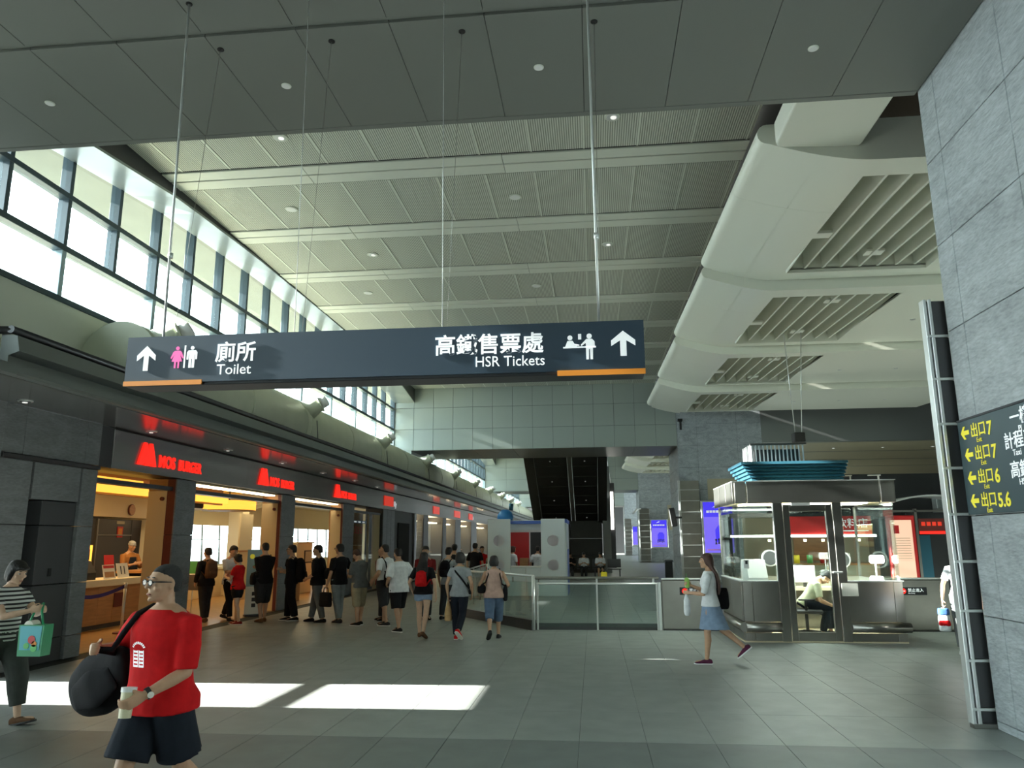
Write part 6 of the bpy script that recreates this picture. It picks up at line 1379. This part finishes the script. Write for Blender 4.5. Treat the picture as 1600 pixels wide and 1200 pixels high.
sc2 = blob(Q['o'], [(U_o((0, -.01, .45)), V((.12, 0, 0)), V((0, .09, 0))), (U_o((0, -.01, .50)), V((.085, 0, 0)), V((0, .075, 0)))], 'scarf', 'f_tan', Q['o']['body'])
q('p', (-1.91, 14.8), (-.15, 1), 1.53, 'woman in pink sleeveless top and denim capris walking away', 'f', legs=((10, 4, 0), (-16, 26, -35)), hands=((.24, .16, 1.0), (-.24, .14, .98)), curl=(.6, .6), top=dict(mat='f_pink', sleeve=.0, hem=-.10, loose=.034), bottom=dict(mat='f_denim', len=1.3, loose=.034, flare=.01), shoes=('f_char', 'rubber'), hair=('bob', 'hair'), vox=.011, build_w=1.08)
shoulder_bag(Q['p'], 'f_black', 'long black shoulder bag on the right of the woman in pink', 1, (.24, -.02, .93), (.08, .05, .17), 1); shoulder_bag(Q['p'], 'f_black', 'shiny black handbag on the left of the woman in pink', -1, (-.26, -.02, 1.02), (.10, .09, .10), -1)
# ---- people further back
q('r', (-3.98, 22.0), (0, 1), 1.72, 'man with a grey backpack beside the kiosk, walking away', top=dict(mat='f_greytee', sleeve=.8), bottom=dict(mat='f_char', len=1.95), shoes=('f_black', None), vox=.018)
backpack(Q['r'], 'f_char', 'charcoal backpack of the man beside the kiosk', .14, .42)
q('s', (-3.98, 25.9), (.2, 1), 1.74, 'man in black T-shirt just left of the kiosk', top=dict(mat='f_black', sleeve=.8), bottom=dict(mat='f_char', len=1.95), shoes=('f_black', None), vox=.018)
q('t', (-4.05, 28.0), (.3, -.9), 1.62, 'person in red waistcoat left of the kiosk', 'f', top=dict(mat='f_red', sleeve=.3), bottom=dict(mat='f_char', len=1.95), shoes=('f_black', None), vox=.018)
q('u', (-2.85, 27.3), (.6, .6), 1.62, 'brown-haired woman in white shirt inside the kiosk, on the left', 'f', top=dict(mat='f_white', sleeve=.8), bottom=dict(mat='f_char', len=1.95), shoes=('f_black', None), hair=('bob', 'hair_brown'), vox=.018)
q('v', (-1.95, 27.1), (.1, .9), 1.62, 'person in white shirt inside the kiosk, on the right', top=dict(mat='f_white', sleeve=.8), bottom=dict(mat='f_char', len=1.95), shoes=('f_black', None), vox=.018)
bench = empty('waiting_bench', (-.2, 38.4, 0), 'dark bench with seated travellers below the escalator', 'bench')
for k in range(4): box('seat', -1.6 + .75 * k, -.95 + .75 * k, 38.0, 38.5, .40, .45, 'steel_dk', bench, ch=.01); box('backrest', -1.6 + .75 * k, -.95 + .75 * k, 38.5, 38.55, .5, .9, 'steel_dk', bench, ch=.01)
for x in (-1.5, .0, 1.2): box('leg', x, x + .06, 38.1, 38.4, 0, .40, 'steel_dk', bench)
for k, (x, m1, m2, lb) in enumerate(((-1.15, 'f_black', 'f_char', 'traveller in black seated below the escalator, on the left'), (-.50, 'f_white', 'f_char', 'traveller in white seated below the escalator, in the middle'), (.30, 'f_white', 'f_char', 'traveller in white top with bare legs seated on the right'))):
    q('w%d' % k, (x, 38.2), (0, -1), 1.65, lb, legs=((82, 84, 0), (80, 78, 0)), seat=.50, hands=((.10, .30, .72), (-.10, .30, .72)), head=(0, 20), lean=10, top=dict(mat=m1, sleeve=.8), bottom=dict(mat=m2, len=1.9 if k < 2 else .7), shoes=('f_black', None), vox=.018, group=None)
yb_ = empty('yellow_case', (.45, 37.5, 0), 'small yellow case on the floor by the seated travellers', 'case'); box('case_body', .3, .6, 37.4, 37.6, 0.02, .32, 'yellow_print', yb_, ch=.04); box('case_handle', .4, .5, 37.48, 37.52, .32, .38, 'dark', yb_)
# ---- clerk in the booth, cook, person in sunlight at the right
q('x', (3.93, 15.33), (1, -.12), 1.68, 'clerk in pale shirt seated on the office chair, bending forward', legs=((82, 84, 0), (70, 86, 0)), seat=.60, lean=34, head=(0, 30), hands=((.16, .46, .60), (-.16, .46, .58)), top=dict(mat='f_cream', sleeve=.8, hem=-.06), bottom=dict(mat='f_navy', len=1.9), shoes=('f_black', None), z0=.0)
q('y', (-11.62, 18.45), (1, -.35), 1.76, 'cook in grey cap and dark apron behind the counter', hands=((.12, .30, 1.14), (-.1, .32, 1.14)), head=(0, 14), top=dict(mat='f_ochre', sleeve=1.6), bottom=dict(mat='f_char', len=1.95), shoes=('f_black', None), hair=('cap', 'f_greycap'), z0=.10)
blob(Q['y'], [(Q['y']['U']((0, .125, -.35)), V((.16, 0, 0)), V((0, .02, 0))), (Q['y']['U']((0, .135, .0)), V((.165, 0, 0)), V((0, .02, 0))), (Q['y']['U']((0, .125, .18)), V((.13, 0, 0)), V((0, .02, 0))), (Q['y']['U']((0, .125, .38)), V((.09, 0, 0)), V((0, .015, 0)))], 'apron', 'f_apron', Q['y']['body'], .014, 4)
stp = empty('kitchen_step', (-11.75, 18.6, 0), 'low step behind the counter under the cook', 'step'); box('board', -12.3, -11.28, 17.6, 19.6, 0, .085, 'steel_dk', stp, ch=.01); box('tread', -12.3, -11.28, 17.6, 19.6, .085, .10, 'rubber', stp)
q('z', (5.93, 13.45), (-.3, -1), 1.66, 'person in white top half hidden by the metal casing, in sunlight', 'f', hands=((.30, .05, .84), None), curl=(.9, .4), top=dict(mat='f_white', sleeve=.7), bottom=dict(mat='f_grey', len=1.95, loose=.024), shoes=('white', 'white'), hair=('bob', 'hair'), skin='skin')
w, d, nn, t = Q['z']['hand', 0]; pz_ = thing('gift_bag', Q['z'], 'white bag with red and blue patches beside the metal casing', 'bag', w); q0 = w + d * .09
blob(Q['z'], [(q0 + V((0, 0, -.42)), V((.09, 0, 0)), V((0, .09, 0))), (q0 + V((0, 0, -.2)), V((.09, 0, 0)), V((0, .09, 0))), (q0 + V((0, 0, -.04)), V((.03, 0, 0)), V((0, .05, 0)))], 'sack', 'f_white', pz_, .014, 3)
for dz, m_ in ((-.28, 'f_red'), (-.1, 'f_blue')): blob(Q['z'], [(q0 + V((.0, .02, dz - .06)), V((.092, 0, 0)), V((0, .075, 0))), (q0 + V((.0, .02, dz + .05)), V((.085, 0, 0)), V((0, .075, 0)))], 'patch', m_, pz_, .014, 3)

# ---------------------------------------------------------------- turn the queued shapes into smooth single surfaces
for o, vx, sm in RQ:
    m = o.modifiers.new('remesh', 'REMESH'); m.mode = 'VOXEL'; m.voxel_size = vx; m.use_smooth_shade = True
    if sm: m2 = o.modifiers.new('smooth', 'SMOOTH'); m2.factor = .5; m2.iterations = sm
dg = bpy.context.evaluated_depsgraph_get()
for o, vx, sm in RQ:
    me = bpy.data.meshes.new_from_object(o.evaluated_get(dg)); mt = o.data.materials[0]
    o.modifiers.clear(); old = o.data; me.name = old.name; o.data = me
    if not me.materials: me.materials.append(mt)
from mathutils.bvhtree import BVHTree
for o, Jp in PRINTS:
    sh = Jp['shirt']; bv_ = BVHTree.FromPolygons([v.co for v in sh.data.vertices], [p.vertices[:] for p in sh.data.polygons])
    dirv = (Jp['T'].to_3x3() @ V((0, -1, 0))).normalized()
    for v in o.data.vertices:
        h = bv_.ray_cast(v.co, dirv)
        if h[0]: v.co = h[0] - dirv * .004
